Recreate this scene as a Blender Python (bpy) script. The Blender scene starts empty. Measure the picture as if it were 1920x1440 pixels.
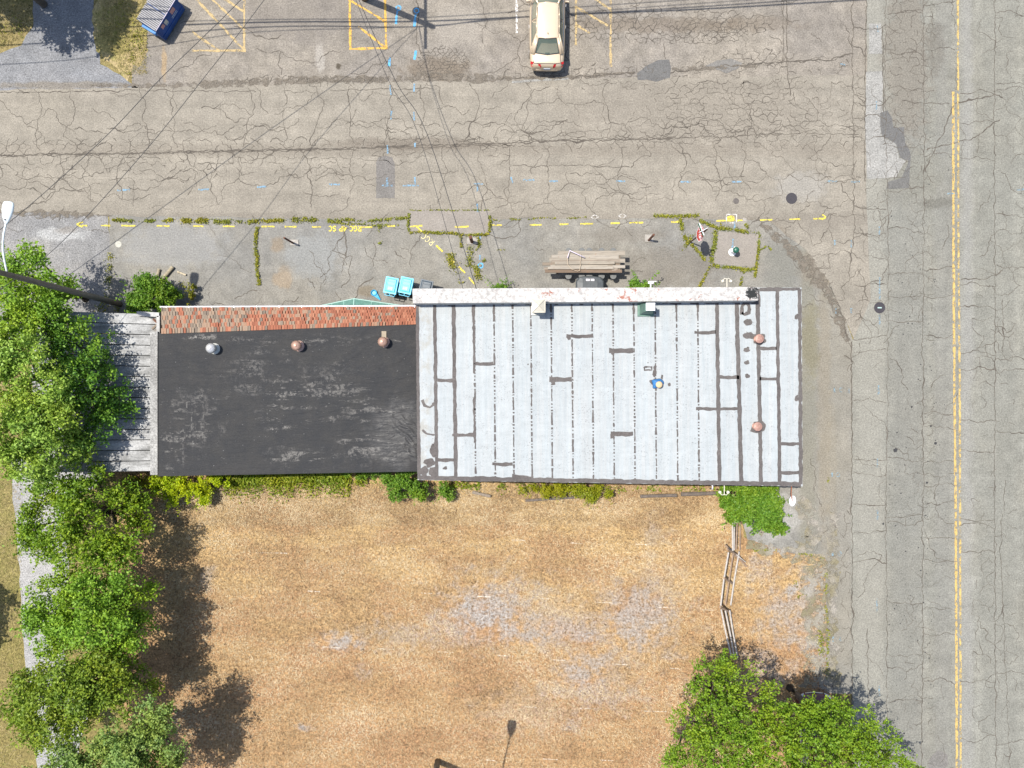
import bpy, bmesh, math, random
import numpy as np
from mathutils import Vector, Matrix, noise as mnoise

random.seed(7)
RNG = np.random.default_rng(11)
H, S = 38.0, 36.0                       # drone height in metres, photograph pixels per metre on the ground
SUNX, SUNY = 0.375, -0.156              # shadow drift per metre of height
scene = bpy.context.scene
COL = scene.collection
PI = math.pi


def P(px, py, z=0.0):
    """photograph pixel of a point at height z -> metres"""
    k = S * H / (H - z)
    return Vector(((px - 960) / k, (720 - py) / k, z))


def PS(px, py, z):
    """a point at height z whose shadow falls on ground pixel px,py"""
    g = P(px, py, 0)
    return Vector((g.x - SUNX * z, g.y - SUNY * z, z))


def pxm(r, z=0.0):
    return r * (H - z) / (S * H)

# ------------------------------------------------------------------ objects
def tag(o, label=None, cat=None, group=None, kind=None):
    if label: o['label'] = label
    if cat: o['category'] = cat
    if group: o['group'] = group
    if kind: o['kind'] = kind
    return o


def thing(name, label, cat, loc=(0, 0, 0), rz=0.0, group=None):
    o = bpy.data.objects.new(name, None)
    o.empty_display_size = 0.3
    COL.objects.link(o)
    o.location = loc
    o.rotation_euler = (0, 0, rz)
    return tag(o, label, cat, group)


def origin_of(p):
    v = Vector((0, 0, 0))
    while p is not None:
        v += p.location
        p = p.parent
    return v


class MB:
    """collects shapes and links them as one mesh object"""
    def __init__(self):
        self.v = []; self.f = []; self.m = []

    def add(self, verts, faces, mi=0):
        b = len(self.v)
        self.v += [tuple(p) for p in verts]
        self.f += [tuple(b + i for i in f) for f in faces]
        self.m += [mi] * len(faces)

    def box(self, c, size, rz=0.0, mi=0, top=None, M=None):
        sx, sy, sz = size[0] / 2, size[1] / 2, size[2] / 2
        tx, ty = (sx, sy) if top is None else (top[0] / 2, top[1] / 2)
        pts = [(-sx, -sy, -sz), (sx, -sy, -sz), (sx, sy, -sz), (-sx, sy, -sz),
               (-tx, -ty, sz), (tx, -ty, sz), (tx, ty, sz), (-tx, ty, sz)]
        R = Matrix.Rotation(rz, 3, 'Z') if M is None else M
        c = Vector(c)
        self.add([R @ Vector(p) + c for p in pts],
                 [(3, 2, 1, 0), (4, 5, 6, 7), (0, 1, 5, 4), (1, 2, 6, 5), (2, 3, 7, 6), (3, 0, 4, 7)], mi)
        return self

    def lathe(self, c, prof, n=20, mi=0, M=None, cap=True, ripple=0.0, rn=0):
        c = Vector(c); vs = []; fs = []
        for r, z in prof:
            for i in range(n):
                a = 2 * PI * i / n
                rr = r * (1 + (ripple * (1 if (i % 2) else -1)))
                p = Vector((rr * math.cos(a), rr * math.sin(a), z))
                vs.append((M @ p if M else p) + c)
        for j in range(len(prof) - 1):
            for i in range(n):
                k = (i + 1) % n
                fs.append((j * n + i, j * n + k, (j + 1) * n + k, (j + 1) * n + i))
        if cap:
            fs.append(tuple(reversed(range(n))))
            fs.append(tuple((len(prof) - 1) * n + i for i in range(n)))
        self.add(vs, fs, mi)
        return self

    def tube(self, pts, r, n=8, mi=0, cap=True):
        pts = [Vector(p) for p in pts]
        rs = r if isinstance(r, (list, tuple)) else [r] * len(pts)
        vs = []; fs = []
        up = Vector((0, 0, 1))
        for i, p in enumerate(pts):
            d = (pts[min(i + 1, len(pts) - 1)] - pts[max(i - 1, 0)]).normalized()
            a = d.cross(up)
            if a.length < 1e-3: a = d.cross(Vector((1, 0, 0)))
            a.normalize(); b = a.cross(d).normalized()
            for j in range(n):
                t = 2 * PI * j / n
                vs.append(p + (a * math.cos(t) + b * math.sin(t)) * rs[i])
        for i in range(len(pts) - 1):
            for j in range(n):
                k = (j + 1) % n
                fs.append((i * n + j, i * n + k, (i + 1) * n + k, (i + 1) * n + j))
        if cap:
            fs.append(tuple(reversed(range(n))))
            fs.append(tuple((len(pts) - 1) * n + j for j in range(n)))
        self.add(vs, fs, mi)
        return self

    def loft(self, rings, mi=0, cap=True, closed=True):
        n = len(rings[0]); vs = []; fs = []
        for r in rings: vs += [Vector(p) for p in r]
        for i in range(len(rings) - 1):
            for j in range(n if closed else n - 1):
                k = (j + 1) % n
                fs.append((i * n + j, i * n + k, (i + 1) * n + k, (i + 1) * n + j))
        if cap:
            fs.append(tuple(reversed(range(n))))
            fs.append(tuple((len(rings) - 1) * n + j for j in range(n)))
        self.add(vs, fs, mi)
        return self

    def poly(self, pts, mi=0):
        self.add(pts, [tuple(range(len(pts)))], mi)
        return self

    def build(self, name, mats, parent=None, world=False, smooth=False, bevel=0.0, subsurf=0, angle=None):
        me = bpy.data.meshes.new(name)
        off = origin_of(parent) if (world and parent is not None) else Vector((0, 0, 0))
        me.from_pydata([(x - off.x, y - off.y, z - off.z) for x, y, z in self.v], [], self.f)
        for m in (mats if isinstance(mats, (list, tuple)) else [mats]): me.materials.append(m)
        me.polygons.foreach_set('material_index', self.m)
        bm = bmesh.new(); bm.from_mesh(me)
        bmesh.ops.recalc_face_normals(bm, faces=bm.faces)
        bm.to_mesh(me); bm.free()
        if smooth: me.polygons.foreach_set('use_smooth', [True] * len(me.polygons))
        me.update()
        o = bpy.data.objects.new(name, me)
        COL.objects.link(o)
        if parent is not None: o.parent = parent
        if bevel:
            b = o.modifiers.new('bevel', 'BEVEL'); b.width = bevel; b.segments = 2; b.limit_method = 'ANGLE'
        if subsurf:
            s = o.modifiers.new('sub', 'SUBSURF'); s.levels = s.render_levels = subsurf
        return o


def flat_up(me):
    for p in me.polygons:
        pass


def quads_mesh(name, V, mat, parent=None, rnd=None, nper=4):
    """V: (N, nper, 3) numpy of separate faces; one float per face for colour variety"""
    N = V.shape[0]
    me = bpy.data.meshes.new(name)
    me.vertices.add(N * nper)
    off = origin_of(parent) if parent is not None else Vector((0, 0, 0))
    V = V - np.array(off)[None, None, :]
    me.vertices.foreach_set('co', V.astype(np.float32).ravel())
    me.loops.add(N * nper)
    me.loops.foreach_set('vertex_index', np.arange(N * nper, dtype=np.int32))
    me.polygons.add(N)
    me.polygons.foreach_set('loop_start', np.arange(0, N * nper, nper, dtype=np.int32))
    me.polygons.foreach_set('loop_total', np.full(N, nper, dtype=np.int32))
    a = me.attributes.new('rnd', 'FLOAT', 'FACE')
    a.data.foreach_set('value', (RNG.random(N) if rnd is None else rnd).astype(np.float32))
    me.materials.append(mat)
    me.update(calc_edges=True)
    me.validate()
    o = bpy.data.objects.new(name, me)
    COL.objects.link(o)
    if parent is not None: o.parent = parent
    return o


def copy_tree(o, parent=None):
    c = o.copy(); COL.objects.link(c)
    if parent is not None: c.parent = parent
    for ch in [x for x in list(bpy.data.objects) if x.parent == o]:
        copy_tree(ch, c)
    return c

# ------------------------------------------------------------------ materials
class NT:
    def __init__(self, name):
        self.mat = bpy.data.materials.new(name)
        self.mat.use_nodes = True
        self.t = self.mat.node_tree
        self.n = self.t.nodes
        self.n.clear()
        self.out = self.n.new('ShaderNodeOutputMaterial')
        self._pos = None; self._sep = None; self._obj = None

    def link(self, a, b): self.t.links.new(a, b)

    def put(self, sock, v):
        if v is None: return
        if hasattr(v, 'is_output') or isinstance(v, bpy.types.NodeSocket): self.link(v, sock)
        elif isinstance(v, (tuple, list)) and len(v) == 3 and sock.type == 'RGBA': sock.default_value = (*v, 1)
        else: sock.default_value = v

    @property
    def pos(self):
        if self._pos is None: self._pos = self.n.new('ShaderNodeNewGeometry').outputs['Position']
        return self._pos

    @property
    def obj(self):
        if self._obj is None: self._obj = self.n.new('ShaderNodeTexCoord').outputs['Object']
        return self._obj

    @property
    def xyz(self):
        if self._sep is None:
            s = self.n.new('ShaderNodeSeparateXYZ'); self.link(self.pos, s.inputs[0]); self._sep = s.outputs
        return self._sep

    def sepn(self, vec):
        s = self.n.new('ShaderNodeSeparateXYZ'); self.link(vec, s.inputs[0]); return s.outputs

    def math(self, op, a, b=None, c=None, clamp=False):
        m = self.n.new('ShaderNodeMath'); m.operation = op; m.use_clamp = clamp
        for i, v in enumerate((a, b, c)): self.put(m.inputs[i], v)
        return m.outputs[0]

    def vmath(self, op, a, b=None, out=0):
        m = self.n.new('ShaderNodeVectorMath'); m.operation = op
        self.put(m.inputs[0], a)
        if b is not None:
            if op == 'SCALE': self.put(m.inputs[3], b)
            else: self.put(m.inputs[1], b)
        return m.outputs[out]

    def noise(self, scale, detail=3, rough=0.55, vec=None, dist=0.0, color=False, sc=None):
        m = self.n.new('ShaderNodeTexNoise')
        v = self.pos if vec is None else vec
        if sc is not None: v = self.vmath('MULTIPLY', v, sc)
        self.link(v, m.inputs['Vector'])
        m.inputs['Scale'].default_value = scale; m.inputs['Detail'].default_value = detail
        m.inputs['Roughness'].default_value = rough; m.inputs['Distortion'].default_value = dist
        return m.outputs['Color' if color else 'Fac']

    def vor(self, scale, vec=None, feature='F1', out='Distance', rand=1.0):
        m = self.n.new('ShaderNodeTexVoronoi'); m.feature = feature
        self.link(self.pos if vec is None else vec, m.inputs['Vector'])
        m.inputs['Scale'].default_value = scale; m.inputs['Randomness'].default_value = rand
        return m.outputs[out]

    def mr(self, v, a, b, c=0.0, d=1.0, smooth=True):
        m = self.n.new('ShaderNodeMapRange'); m.interpolation_type = 'SMOOTHSTEP' if smooth else 'LINEAR'
        self.put(m.inputs[0], v)
        for i, q in zip((1, 2, 3, 4), (a, b, c, d)): m.inputs[i].default_value = q
        return m.outputs[0]

    def mix(self, f, a, b, mode='MIX'):
        m = self.n.new('ShaderNodeMix'); m.data_type = 'RGBA'; m.blend_type = mode
        self.put(m.inputs[0], f)
        for i, v in ((6, a), (7, b)):
            if isinstance(v, (tuple, list)): m.inputs[i].default_value = (*v[:3], 1)
            else: self.link(v, m.inputs[i])
        return m.outputs[2]

    def gain(self, col, fac, lo, hi):
        """multiply a colour by a grey factor that runs lo..hi over a 0..1 value"""
        g = self.mr(fac, 0.25, 0.75, lo, hi, smooth=False)
        return self.vmath('SCALE', col, g)

    def ramp(self, f, stops):
        m = self.n.new('ShaderNodeValToRGB'); e = m.color_ramp.elements
        while len(e) < len(stops): e.new(0.5)
        for i, (p, c) in enumerate(stops):
            e[i].position = p; e[i].color = (*c, 1)
        self.link(f, m.inputs[0])
        return m.outputs[0]

    def attr(self, name='rnd'):
        a = self.n.new('ShaderNodeAttribute'); a.attribute_name = name
        return a.outputs['Fac']

    def bump(self, h, strength=0.3, dist=0.02):
        b = self.n.new('ShaderNodeBump'); b.inputs['Strength'].default_value = strength
        b.inputs['Distance'].default_value = dist
        self.link(h, b.inputs['Height'])
        return b.outputs[0]

    def bsdf(self, col, rough=0.85, metal=0.0, normal=None, spec=0.3, coat=0.0, alpha=None):
        b = self.n.new('ShaderNodeBsdfPrincipled')
        self.put(b.inputs['Base Color'], col); self.put(b.inputs['Roughness'], rough)
        self.put(b.inputs['Metallic'], metal); b.inputs['Specular IOR Level'].default_value = spec
        b.inputs['Coat Weight'].default_value = coat
        if normal is not None: self.link(normal, b.inputs['Normal'])
        if alpha is not None: self.link(alpha, b.inputs['Alpha'])
        self.link(b.outputs[0], self.out.inputs[0])
        return self.mat

    # masks on the ground plane, centres and radii in photograph pixels
    def blob(self, px, py, rx, ry, wob=0.55, lo=0.55, hi=1.15, z=0.0):
        c = P(px, py, z)
        d = self.vmath('SUBTRACT', self.pos, (c.x, c.y, 0))
        d = self.vmath('MULTIPLY', d, (1 / pxm(rx, z), 1 / pxm(ry, z), 0))
        l = self.vmath('LENGTH', d, out=1)
        if not hasattr(self, '_wn'): self._wn = self.noise(1.6, 5, 0.65)
        l = self.math('ADD', l, self.mr(self._wn, 0.2, 0.8, -wob, wob, smooth=False))
        return self.mr(l, lo, hi, 1.0, 0.0)

    def band(self, axis, a, b, soft=6):
        """stripe between two photograph pixel positions along x or y"""
        v = self.xyz[0] if axis == 'x' else self.xyz[1]
        if axis == 'x': lo, hi = (a - 960) / S, (b - 960) / S
        else: lo, hi = (720 - b) / S, (720 - a) / S
        s = soft / S
        if not hasattr(self, '_bn'): self._bn = self.mr(self.noise(0.9, 4, 0.6), 0.2, 0.8, -0.25, 0.25, smooth=False)
        v = self.math('ADD', v, self._bn)
        return self.math('MULTIPLY', self.mr(v, lo - s, lo + s), self.mr(v, hi - s, hi + s, 1.0, 0.0))


def simple(name, col, rough=0.6, metal=0.0, var=0.15, scale=6.0, spec=0.4, coat=0.0, bump=0.0):
    t = NT(name)
    n = t.noise(scale, 4, 0.6, vec=t.obj)
    c = t.gain(t.mix(0.0, col, col), n, 1 - var, 1 + var)
    return t.bsdf(c, rough, metal, t.bump(n, bump, 0.02) if bump else None, spec, coat)


def asphalt(name, col, warm=None, grain=0.33, blobs=(), bands=(), streak=None, patchy=0.16, bump=0.35):
    t = NT(name)
    big = t.noise(0.22, 4, 0.6)
    mid = t.noise(1.7, 5, 0.65)
    fine = t.noise(13.0, 3, 0.7)
    vfine = t.noise(34.0, 2, 0.7)
    c = t.mix(t.mr(big, 0.35, 0.65), col, warm or tuple(x * 0.92 for x in col))
    c = t.gain(c, mid, 1 - patchy, 1 + patchy)
    c = t.gain(c, t.noise(0.55, 3, 0.6), 0.88, 1.12)
    if streak:
        sn = t.noise(1.0, 4, 0.6, sc=streak)
        c = t.gain(c, sn, 0.88, 1.1)
    for b in bands:
        c = t.mix(t.math('MULTIPLY', t.band(*b[:3], *(b[5:6] or (6,))), b[4]), c, b[3])
    for b in blobs:
        c = t.mix(t.math('MULTIPLY', t.blob(*b[:4]), b[5]), c, b[4])
    c = t.gain(c, fine, 1 - grain * 1.15, 1 + grain * 1.15)
    c = t.gain(c, vfine, 1 - grain * 0.9, 1 + grain * 0.9)
    pale = t.mr(t.noise(21.0, 1, 0.5), 0.70, 0.78)
    c = t.mix(t.math('MULTIPLY', pale, 0.45), c, tuple(min(1, x * 1.7) for x in col))
    nb = t.math('ADD', fine, t.math('MULTIPLY', mid, 0.6))
    return t.bsdf(c, 0.92, 0, t.bump(nb, bump, 0.02), 0.2)


def paint(name, col, wear=0.5, scale=7.0, stretch=None):
    t = NT(name)
    n = t.noise(scale, 6, 0.72, sc=stretch)
    a = t.mr(n, wear - 0.09, wear + 0.05)
    c = t.gain(t.mix(0.0, col, col), t.noise(9, 4, 0.7), 0.75, 1.12)
    return t.bsdf(c, 0.8, 0, None, 0.25, alpha=a)


def leafmat(name, dark, mid, light, trans=0.35, rough=0.55, hue=0.5):
    t = NT(name)
    r = t.attr()
    c = t.ramp(r, [(0.0, dark), (0.5, mid), (1.0, light)])
    n = t.noise(hue, 3, 0.6)
    c = t.mix(t.mr(n, 0.35, 0.7), c, t.vmath('MULTIPLY', c, (1.3, 1.08, 0.7)))
    b = t.n.new('ShaderNodeBsdfPrincipled')
    t.link(c, b.inputs['Base Color']); b.inputs['Roughness'].default_value = rough
    b.inputs['Specular IOR Level'].default_value = 0.3
    tr = t.n.new('ShaderNodeBsdfTranslucent')
    t.link(t.vmath('MULTIPLY', c, (1.15, 1.2, 0.6)), tr.inputs['Color'])
    m = t.n.new('ShaderNodeMixShader'); m.inputs[0].default_value = trans
    t.link(b.outputs[0], m.inputs[1]); t.link(tr.outputs[0], m.inputs[2])
    t.link(m.outputs[0], t.out.inputs[0])
    return t.mat


def strawmat(name, stops):
    t = NT(name)
    c = t.ramp(t.attr(), stops)
    return t.bsdf(c, 0.8, 0, None, 0.2)

# ------------------------------------------------------------------ flat ground pieces
def jag(pts, step=14.0, amp=3.0, closed=True, seed=0, z=0.0):
    """resample a pixel outline and roughen it"""
    rr = random.Random(seed)
    out = []
    n = len(pts)
    for i in range(n if closed else n - 1):
        a = Vector(pts[i]); b = Vector(pts[(i + 1) % n])
        L = (b - a).length
        inside = -200 < (a.x + b.x) / 2 < 2120 or L < 2500
        k = max(1, int(L / step)) if inside else 1
        k = min(k, 200)
        nrm = Vector((-(b - a).y, (b - a).x)).normalized() if L > 0 else Vector((0, 0))
        for j in range(k):
            p = a.lerp(b, j / k)
            w = mnoise.noise(Vector((p.x * 0.02, p.y * 0.02, seed * 3.7))) * amp * 1.6 + rr.uniform(-amp, amp) * 0.55
            out.append(p + nrm * w)
    if not closed: out.append(Vector(pts[-1]))
    return out


def sheet(name, pts, z, mat, parent=None, amp=3.0, step=14.0, seed=1, kind='structure'):
    mb = MB()
    mb.poly([P(p.x, p.y) + Vector((0, 0, z)) for p in jag(pts, step, amp, True, seed)])
    o = mb.build(name, mat, parent)
    for p in o.data.polygons:
        if p.normal.z < 0: p.flip()
    if kind and parent is None: o['kind'] = kind
    return o


LAY = [0]                                                     # successive strips lie a hair above each other


def ribbon(mb, pts, width, z, amp=0.5, step=6.0, wob=0.3, mi=0, zpix=0.0, seed=None, taper=False, wander=0.0):
    """a strip along a pixel polyline; width in px; edges roughened; zpix: height the pixels refer to"""
    rr = random.Random(seed if seed is not None else int(pts[0][0] * 13 + pts[0][1] * 7))
    LAY[0] += 1; z += 5e-5 * (LAY[0] % 24)
    line = []
    for i in range(len(pts) - 1):
        a = Vector(pts[i][:2]); b = Vector(pts[i + 1][:2])
        k = max(1, int((b - a).length / step))
        for j in range(k): line.append(a.lerp(b, j / k))
    line.append(Vector(pts[-1][:2]))
    n = len(line)
    L = []; R = []
    for i, p in enumerate(line):
        d = line[min(i + 1, n - 1)] - line[max(i - 1, 0)]
        if d.length < 1e-6: d = Vector((1, 0))
        nr = Vector((-d.y, d.x)).normalized()
        w = width / 2 * (1 + rr.uniform(-wob, wob))
        if taper: w *= 0.25 + 0.75 * math.sin(PI * (i + 0.5) / n)
        off = nr * rr.uniform(-wander, wander)
        L.append(p + off + nr * (w + rr.uniform(-amp, amp))); R.append(p + off - nr * (w + rr.uniform(-amp, amp)))
    vs = [P(q.x, q.y, zpix) for q in L] + [P(q.x, q.y, zpix) for q in R]
    for v in vs: v.z = z
    mb.add(vs, [(i, i + 1, n + i + 1, n + i) for i in range(n - 1)], mi)


def splat(mb, px, py, rx, ry, z, mi=0, zpix=0.0, amp=0.25, n=22, seed=0):
    LAY[0] += 1; z += 5e-5 * (LAY[0] % 24)
    pts = []
    for i in range(n):
        a = 2 * PI * i / n
        r = 1 + amp * (mnoise.noise(Vector((math.cos(a) * 1.7, math.sin(a) * 1.7, seed * 2.3 + px * .01))) * 1.6) + random.uniform(-amp, amp) * .35
        q = P(px + rx * r * math.cos(a), py + ry * r * math.sin(a), zpix); q.z = z
        pts.append(q)
    mb.poly(pts, mi)


CR = random.Random(5)


def crack_line(mb, pts, z, w=1.1, rough=0.22, seam=False):
    """a jagged crack by midpoint displacement, px"""
    LAY[0] += 1; z += 4e-5 * (LAY[0] % 24)
    line = [Vector(p) for p in pts]
    if seam:
        ln = []
        for a, b in zip(line[:-1], line[1:]):
            k = max(1, int((b - a).length / 16))
            for j in range(k): ln.append(a.lerp(b, j / k) + Vector((CR.uniform(-2, 2), CR.uniform(-1.1, 1.1)) if abs(b.x - a.x) > abs(b.y - a.y) else (CR.uniform(-1.1, 1.1), CR.uniform(-2, 2))))
        line = ln + [line[-1]]
    while max((line[i + 1] - line[i]).length for i in range(len(line) - 1)) > 6:
        nl = [line[0]]
        for i in range(len(line) - 1):
            a, b = line[i], line[i + 1]
            d = b - a
            if d.length > 6:
                nr = Vector((-d.y, d.x))
                nl.append((a + b) / 2 + nr * CR.uniform(-rough, rough))
            nl.append(b)
        line = nl
    n = len(line)
    if n < 2: return
    L = []; R = []
    for i, p in enumerate(line):
        d = line[min(i + 1, n - 1)] - line[max(i - 1, 0)]
        nr = Vector((-d.y, d.x)).normalized() if d.length > 0 else Vector((1, 0))
        ww = w / 2 * CR.uniform(0.5, 1.35) * (0.68 + 0.9 * abs(mnoise.noise(Vector((p.x * .03, p.y * .03, 1)))) * 2)
        L.append(P(*(p + nr * ww))); R.append(P(*(p - nr * ww)))
    vs = L + R
    for v in vs: v.z = z
    mb.add(vs, [(i, i + 1, n + i + 1, n + i) for i in range(n - 1)])


def crack_net(mb, x0, x1, y0, y1, cw, ch, z, keep, w=1.0, jit=0.36):
    """irregular cell network; keep(x, y) is the chance that an edge is there"""
    nx = int((x1 - x0) / (cw / 2)) + 1; ny = int((y1 - y0) / ch) + 1
    node = {}
    for j in range(ny + 1):
        for i in range(nx + 1):
            sh = (0.18 if (i + j) % 2 == 0 else -0.18) * ch
            node[i, j] = (x0 + i * cw / 2 + CR.uniform(-jit, jit) * cw * 0.6, y0 + j * ch + sh + CR.uniform(-jit, jit) * ch)
    for (i, j), a in node.items():
        nb = [(i + 1, j)] + ([(i, j + 1)] if (i + j) % 2 == 0 else [])
        for q in nb:
            if q in node:
                b = node[q]
                k = keep((a[0] + b[0]) / 2, (a[1] + b[1]) / 2)
                if k > 0 and CR.random() < k:
                    crack_line(mb, [a, b], z, w * CR.uniform(0.6, 1.25))

# ------------------------------------------------------------------ writing
GLYPH = {
    'R': [[(0, 0), (0, 1.4), (.6, 1.35), (.75, 1.0), (.5, .72), (0, .7), (.8, 0)]],
    'G': [[(.8, 1.2), (.4, 1.4), (.05, 1.0), (.05, .35), (.4, 0), (.8, .2), (.8, .6), (.45, .6)]],
    'C': [[(.8, 1.2), (.4, 1.4), (.05, 1.0), (.05, .4), (.4, 0), (.8, .2)]],
    '4': [[(.6, 0), (.6, 1.4), (0, .5), (.85, .5)]],
    'P': [[(0, 0), (0, 1.4), (.6, 1.35), (.75, 1.0), (.5, .7), (0, .65)]],
    'S': [[(.8, 1.2), (.4, 1.4), (.05, 1.1), (.2, .78), (.65, .6), (.8, .3), (.4, 0), (0, .2)]],
    'T': [[(0, 1.4), (.8, 1.4)], [(.4, 1.4), (.4, 0)]],
    'O': [[(.4, 0), (.05, .35), (.05, 1.05), (.4, 1.4), (.75, 1.05), (.75, .35), (.4, 0)]],
    '1': [[(.4, 0), (.4, 1.4)]],
    ' ': [],
}


def spray_text(mb, txt, ox, oy, h, ang, z, w=1.6, seed=0):
    """stroke letters on the ground; ang in degrees, 0 = reads normally in the photograph"""
    a = math.radians(ang); ca, sa = math.cos(a), math.sin(a)
    u0 = 0.0
    for ch in txt:
        for st in GLYPH[ch]:
            pts = []
            for u, v in st:
                x = (u0 + u) * h / 1.4; y = -v * h / 1.4
                pts.append((ox + x * ca - y * sa, oy + x * sa + y * ca))
            ribbon(mb, pts, w, z, amp=0.15, step=2.0, wob=0.25, seed=seed)
        u0 += 1.15 if ch != ' ' else 0.6
# ================================================================== camera, light, sky
cam = bpy.data.cameras.new('camera')
cam.sensor_fit = 'HORIZONTAL'
cam.angle = 2 * math.atan(960 / S / H)
cam.clip_end = 2000
co = bpy.data.objects.new('camera', cam); COL.objects.link(co)
co.location = (0, 0, H)
scene.camera = co

sun = bpy.data.lights.new('sun', 'SUN')
sun.energy = 4.9; sun.angle = math.radians(0.5); sun.color = (1.0, 0.955, 0.88)
so = bpy.data.objects.new('sun', sun); COL.objects.link(so)
sd = Vector((SUNX, SUNY, -1)).normalized()
so.rotation_euler = sd.to_track_quat('-Z', 'Y').to_euler()
so.location = (-10, 6, 30)

w = bpy.data.worlds.new('World'); scene.world = w; w.use_nodes = True
wn = w.node_tree.nodes; bg = wn['Background']
sky = wn.new('ShaderNodeTexSky'); sky.sky_type = 'NISHITA'; sky.sun_disc = False
sky.sun_elevation = math.radians(67.9); sky.sun_rotation = math.atan2(-SUNX, -SUNY)
sky.dust_density = 1.5
w.node_tree.links.new(sky.outputs[0], bg.inputs[0]); bg.inputs[1].default_value = 0.13

vs = scene.view_settings
vs.view_transform = 'Standard'; vs.look = 'None'; vs.exposure = 0.60; vs.gamma = 1.0; vs.use_curve_mapping = False
scene.render.engine = 'CYCLES'
scene.cycles.use_denoising = True
scene.cycles.max_bounces = 8
scene.cycles.transparent_max_bounces = 8
scene.cycles.sample_clamp_indirect = 6

# ================================================================== ground materials
WARM = (0.212, 0.191, 0.157)
WARM2 = (0.200, 0.181, 0.150)
COOL = (0.178, 0.171, 0.144)
BROWN = (0.11, 0.085, 0.06)
DARKA = (0.10, 0.096, 0.088)

M_side = asphalt('warm_asphalt', WARM, WARM2, grain=0.30, blobs=[
    (1300, 205, 260, 90, (0.16, 0.14, 0.115), 0.35), (780, 270, 160, 14, (0.12, 0.10, 0.08), 0.5),
    (1500, 350, 60, 30, (0.24, 0.23, 0.21), 0.5), (1420, 440, 60, 30, BROWN, 0.4)],
    bands=[('y', 400, 424, (0.15, 0.133, 0.11), 0.45), ('y', 270, 292, (0.15, 0.13, 0.105), 0.35)],
    streak=(0.08, 1.6, 1))
M_main = asphalt('grey_asphalt', COOL, (0.174, 0.171, 0.148), patchy=0.24, grain=0.30,
    bands=[('x', 1604, 1658, (0.215, 0.206, 0.177), 0.6, 16), ('x', 1668, 1734, (0.145, 0.143, 0.129), 0.5, 18),
           ('x', 1752, 1782, (0.150, 0.146, 0.134), 0.35, 8), ('x', 1803, 1822, (0.22, 0.215, 0.20), 0.5, 8),
           ('x', 1842, 1905, (0.165, 0.162, 0.14), 0.4, 12)],
    blobs=[(1700, 110, 50, 190, (0.15, 0.13, 0.105), 0.55), (1752, 90, 22, 60, (0.11, 0.10, 0.084), 0.5),
           (1720, 330, 60, 60, (0.15, 0.145, 0.12), 0.5), (1640, 235, 20, 100, (0.235, 0.232, 0.22), 0.7),
           (1755, 380, 34, 12, (0.10, 0.095, 0.08), 0.6), (1617, 535, 14, 14, (0.12, 0.10, 0.08), 0.7),
           (1565, 620, 16, 60, BROWN, 0.35)],
    streak=(1.8, 0.06, 1))
M_lot = asphalt('old_lot_asphalt', (0.205, 0.182, 0.150), (0.178, 0.160, 0.138), grain=0.36, patchy=0.26, blobs=[
    (820, 130, 70, 26, BROWN, 0.6), (560, 30, 150, 50, (0.14, 0.125, 0.11), 0.5), (308, 120, 6, 34, (0.30, 0.20, 0.09), 0.5),
    (1230, 47, 190, 16, BROWN, 0.45), (635, 125, 6, 7, (0.06, 0.05, 0.035), 0.9), (1420, 45, 90, 16, BROWN, 0.35),
    (600, 110, 10, 30, (0.30, 0.28, 0.25), 0.5), (860, 50, 60, 40, (0.25, 0.225, 0.19), 0.6)],
    streak=(0.7, 0.3, 1))
M_apron = asphalt('worn_concrete', (0.190, 0.178, 0.153), (0.165, 0.160, 0.146), grain=0.30, patchy=0.22, blobs=[
    (590, 480, 60, 50, (0.20, 0.205, 0.20), 0.6), (320, 460, 110, 50, (0.20, 0.20, 0.195), 0.6), (530, 520, 20, 24, (0.24, 0.17, 0.10), 0.45),
    (520, 460, 16, 16, (0.2, 0.14, 0.08), 0.45), (1250, 500, 120, 40, (0.13, 0.115, 0.095), 0.55), (690, 545, 20, 14, (0.14, 0.11, 0.07), 0.6),
    (1170, 440, 90, 16, (0.14, 0.125, 0.105), 0.5), (1545, 760, 14, 300, (0.19, 0.155, 0.105), 0.28), (1520, 640, 20, 80, (0.15, 0.135, 0.085), 0.6),
    (1530, 500, 50, 40, (0.155, 0.13, 0.10), 0.6), (1470, 500, 40, 60, (0.14, 0.138, 0.12), 0.7), (1440, 970, 60, 50, (0.28, 0.27, 0.25), 0.7),
    (1560, 900, 10, 200, (0.20, 0.17, 0.12), 0.2)],
    bands=[('x', 1535, 1600, (0.185, 0.168, 0.130), 0.4, 14), ('x', 1500, 1530, (0.16, 0.152, 0.115), 0.5, 8)],
    streak=(0.5, 0.5, 1))
M_gravel = asphalt('grey_gravel', (0.19, 0.182, 0.172), (0.17, 0.168, 0.166), grain=0.5, patchy=0.2, blobs=[
    (110, 440, 60, 14, (0.33, 0.33, 0.32), 0.6), (125, 432, 22, 8, BROWN, 0.4), (60, 470, 50, 30, (0.25, 0.24, 0.22), 0.5)], bump=0.6)
M_drive = asphalt('blue_grey_gravel', (0.175, 0.174, 0.176), (0.155, 0.158, 0.165), grain=0.5, patchy=0.22, bump=0.6, blobs=[
    (120, 160, 150, 8, (0.15, 0.125, 0.09), 0.6)])
M_path = asphalt('pale_gravel', (0.275, 0.268, 0.26), (0.25, 0.245, 0.24), grain=0.5, patchy=0.16, bump=0.7)
M_patch = asphalt('dark_patch', (0.115, 0.112, 0.105), (0.105, 0.103, 0.10), grain=0.26, patchy=0.12)
M_patch2 = asphalt('mid_patch', (0.15, 0.142, 0.130), (0.14, 0.13, 0.12), grain=0.28, patchy=0.14)
M_patch3 = asphalt('light_patch', (0.232, 0.226, 0.21), (0.20, 0.195, 0.18), grain=0.36, patchy=0.25)
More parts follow.
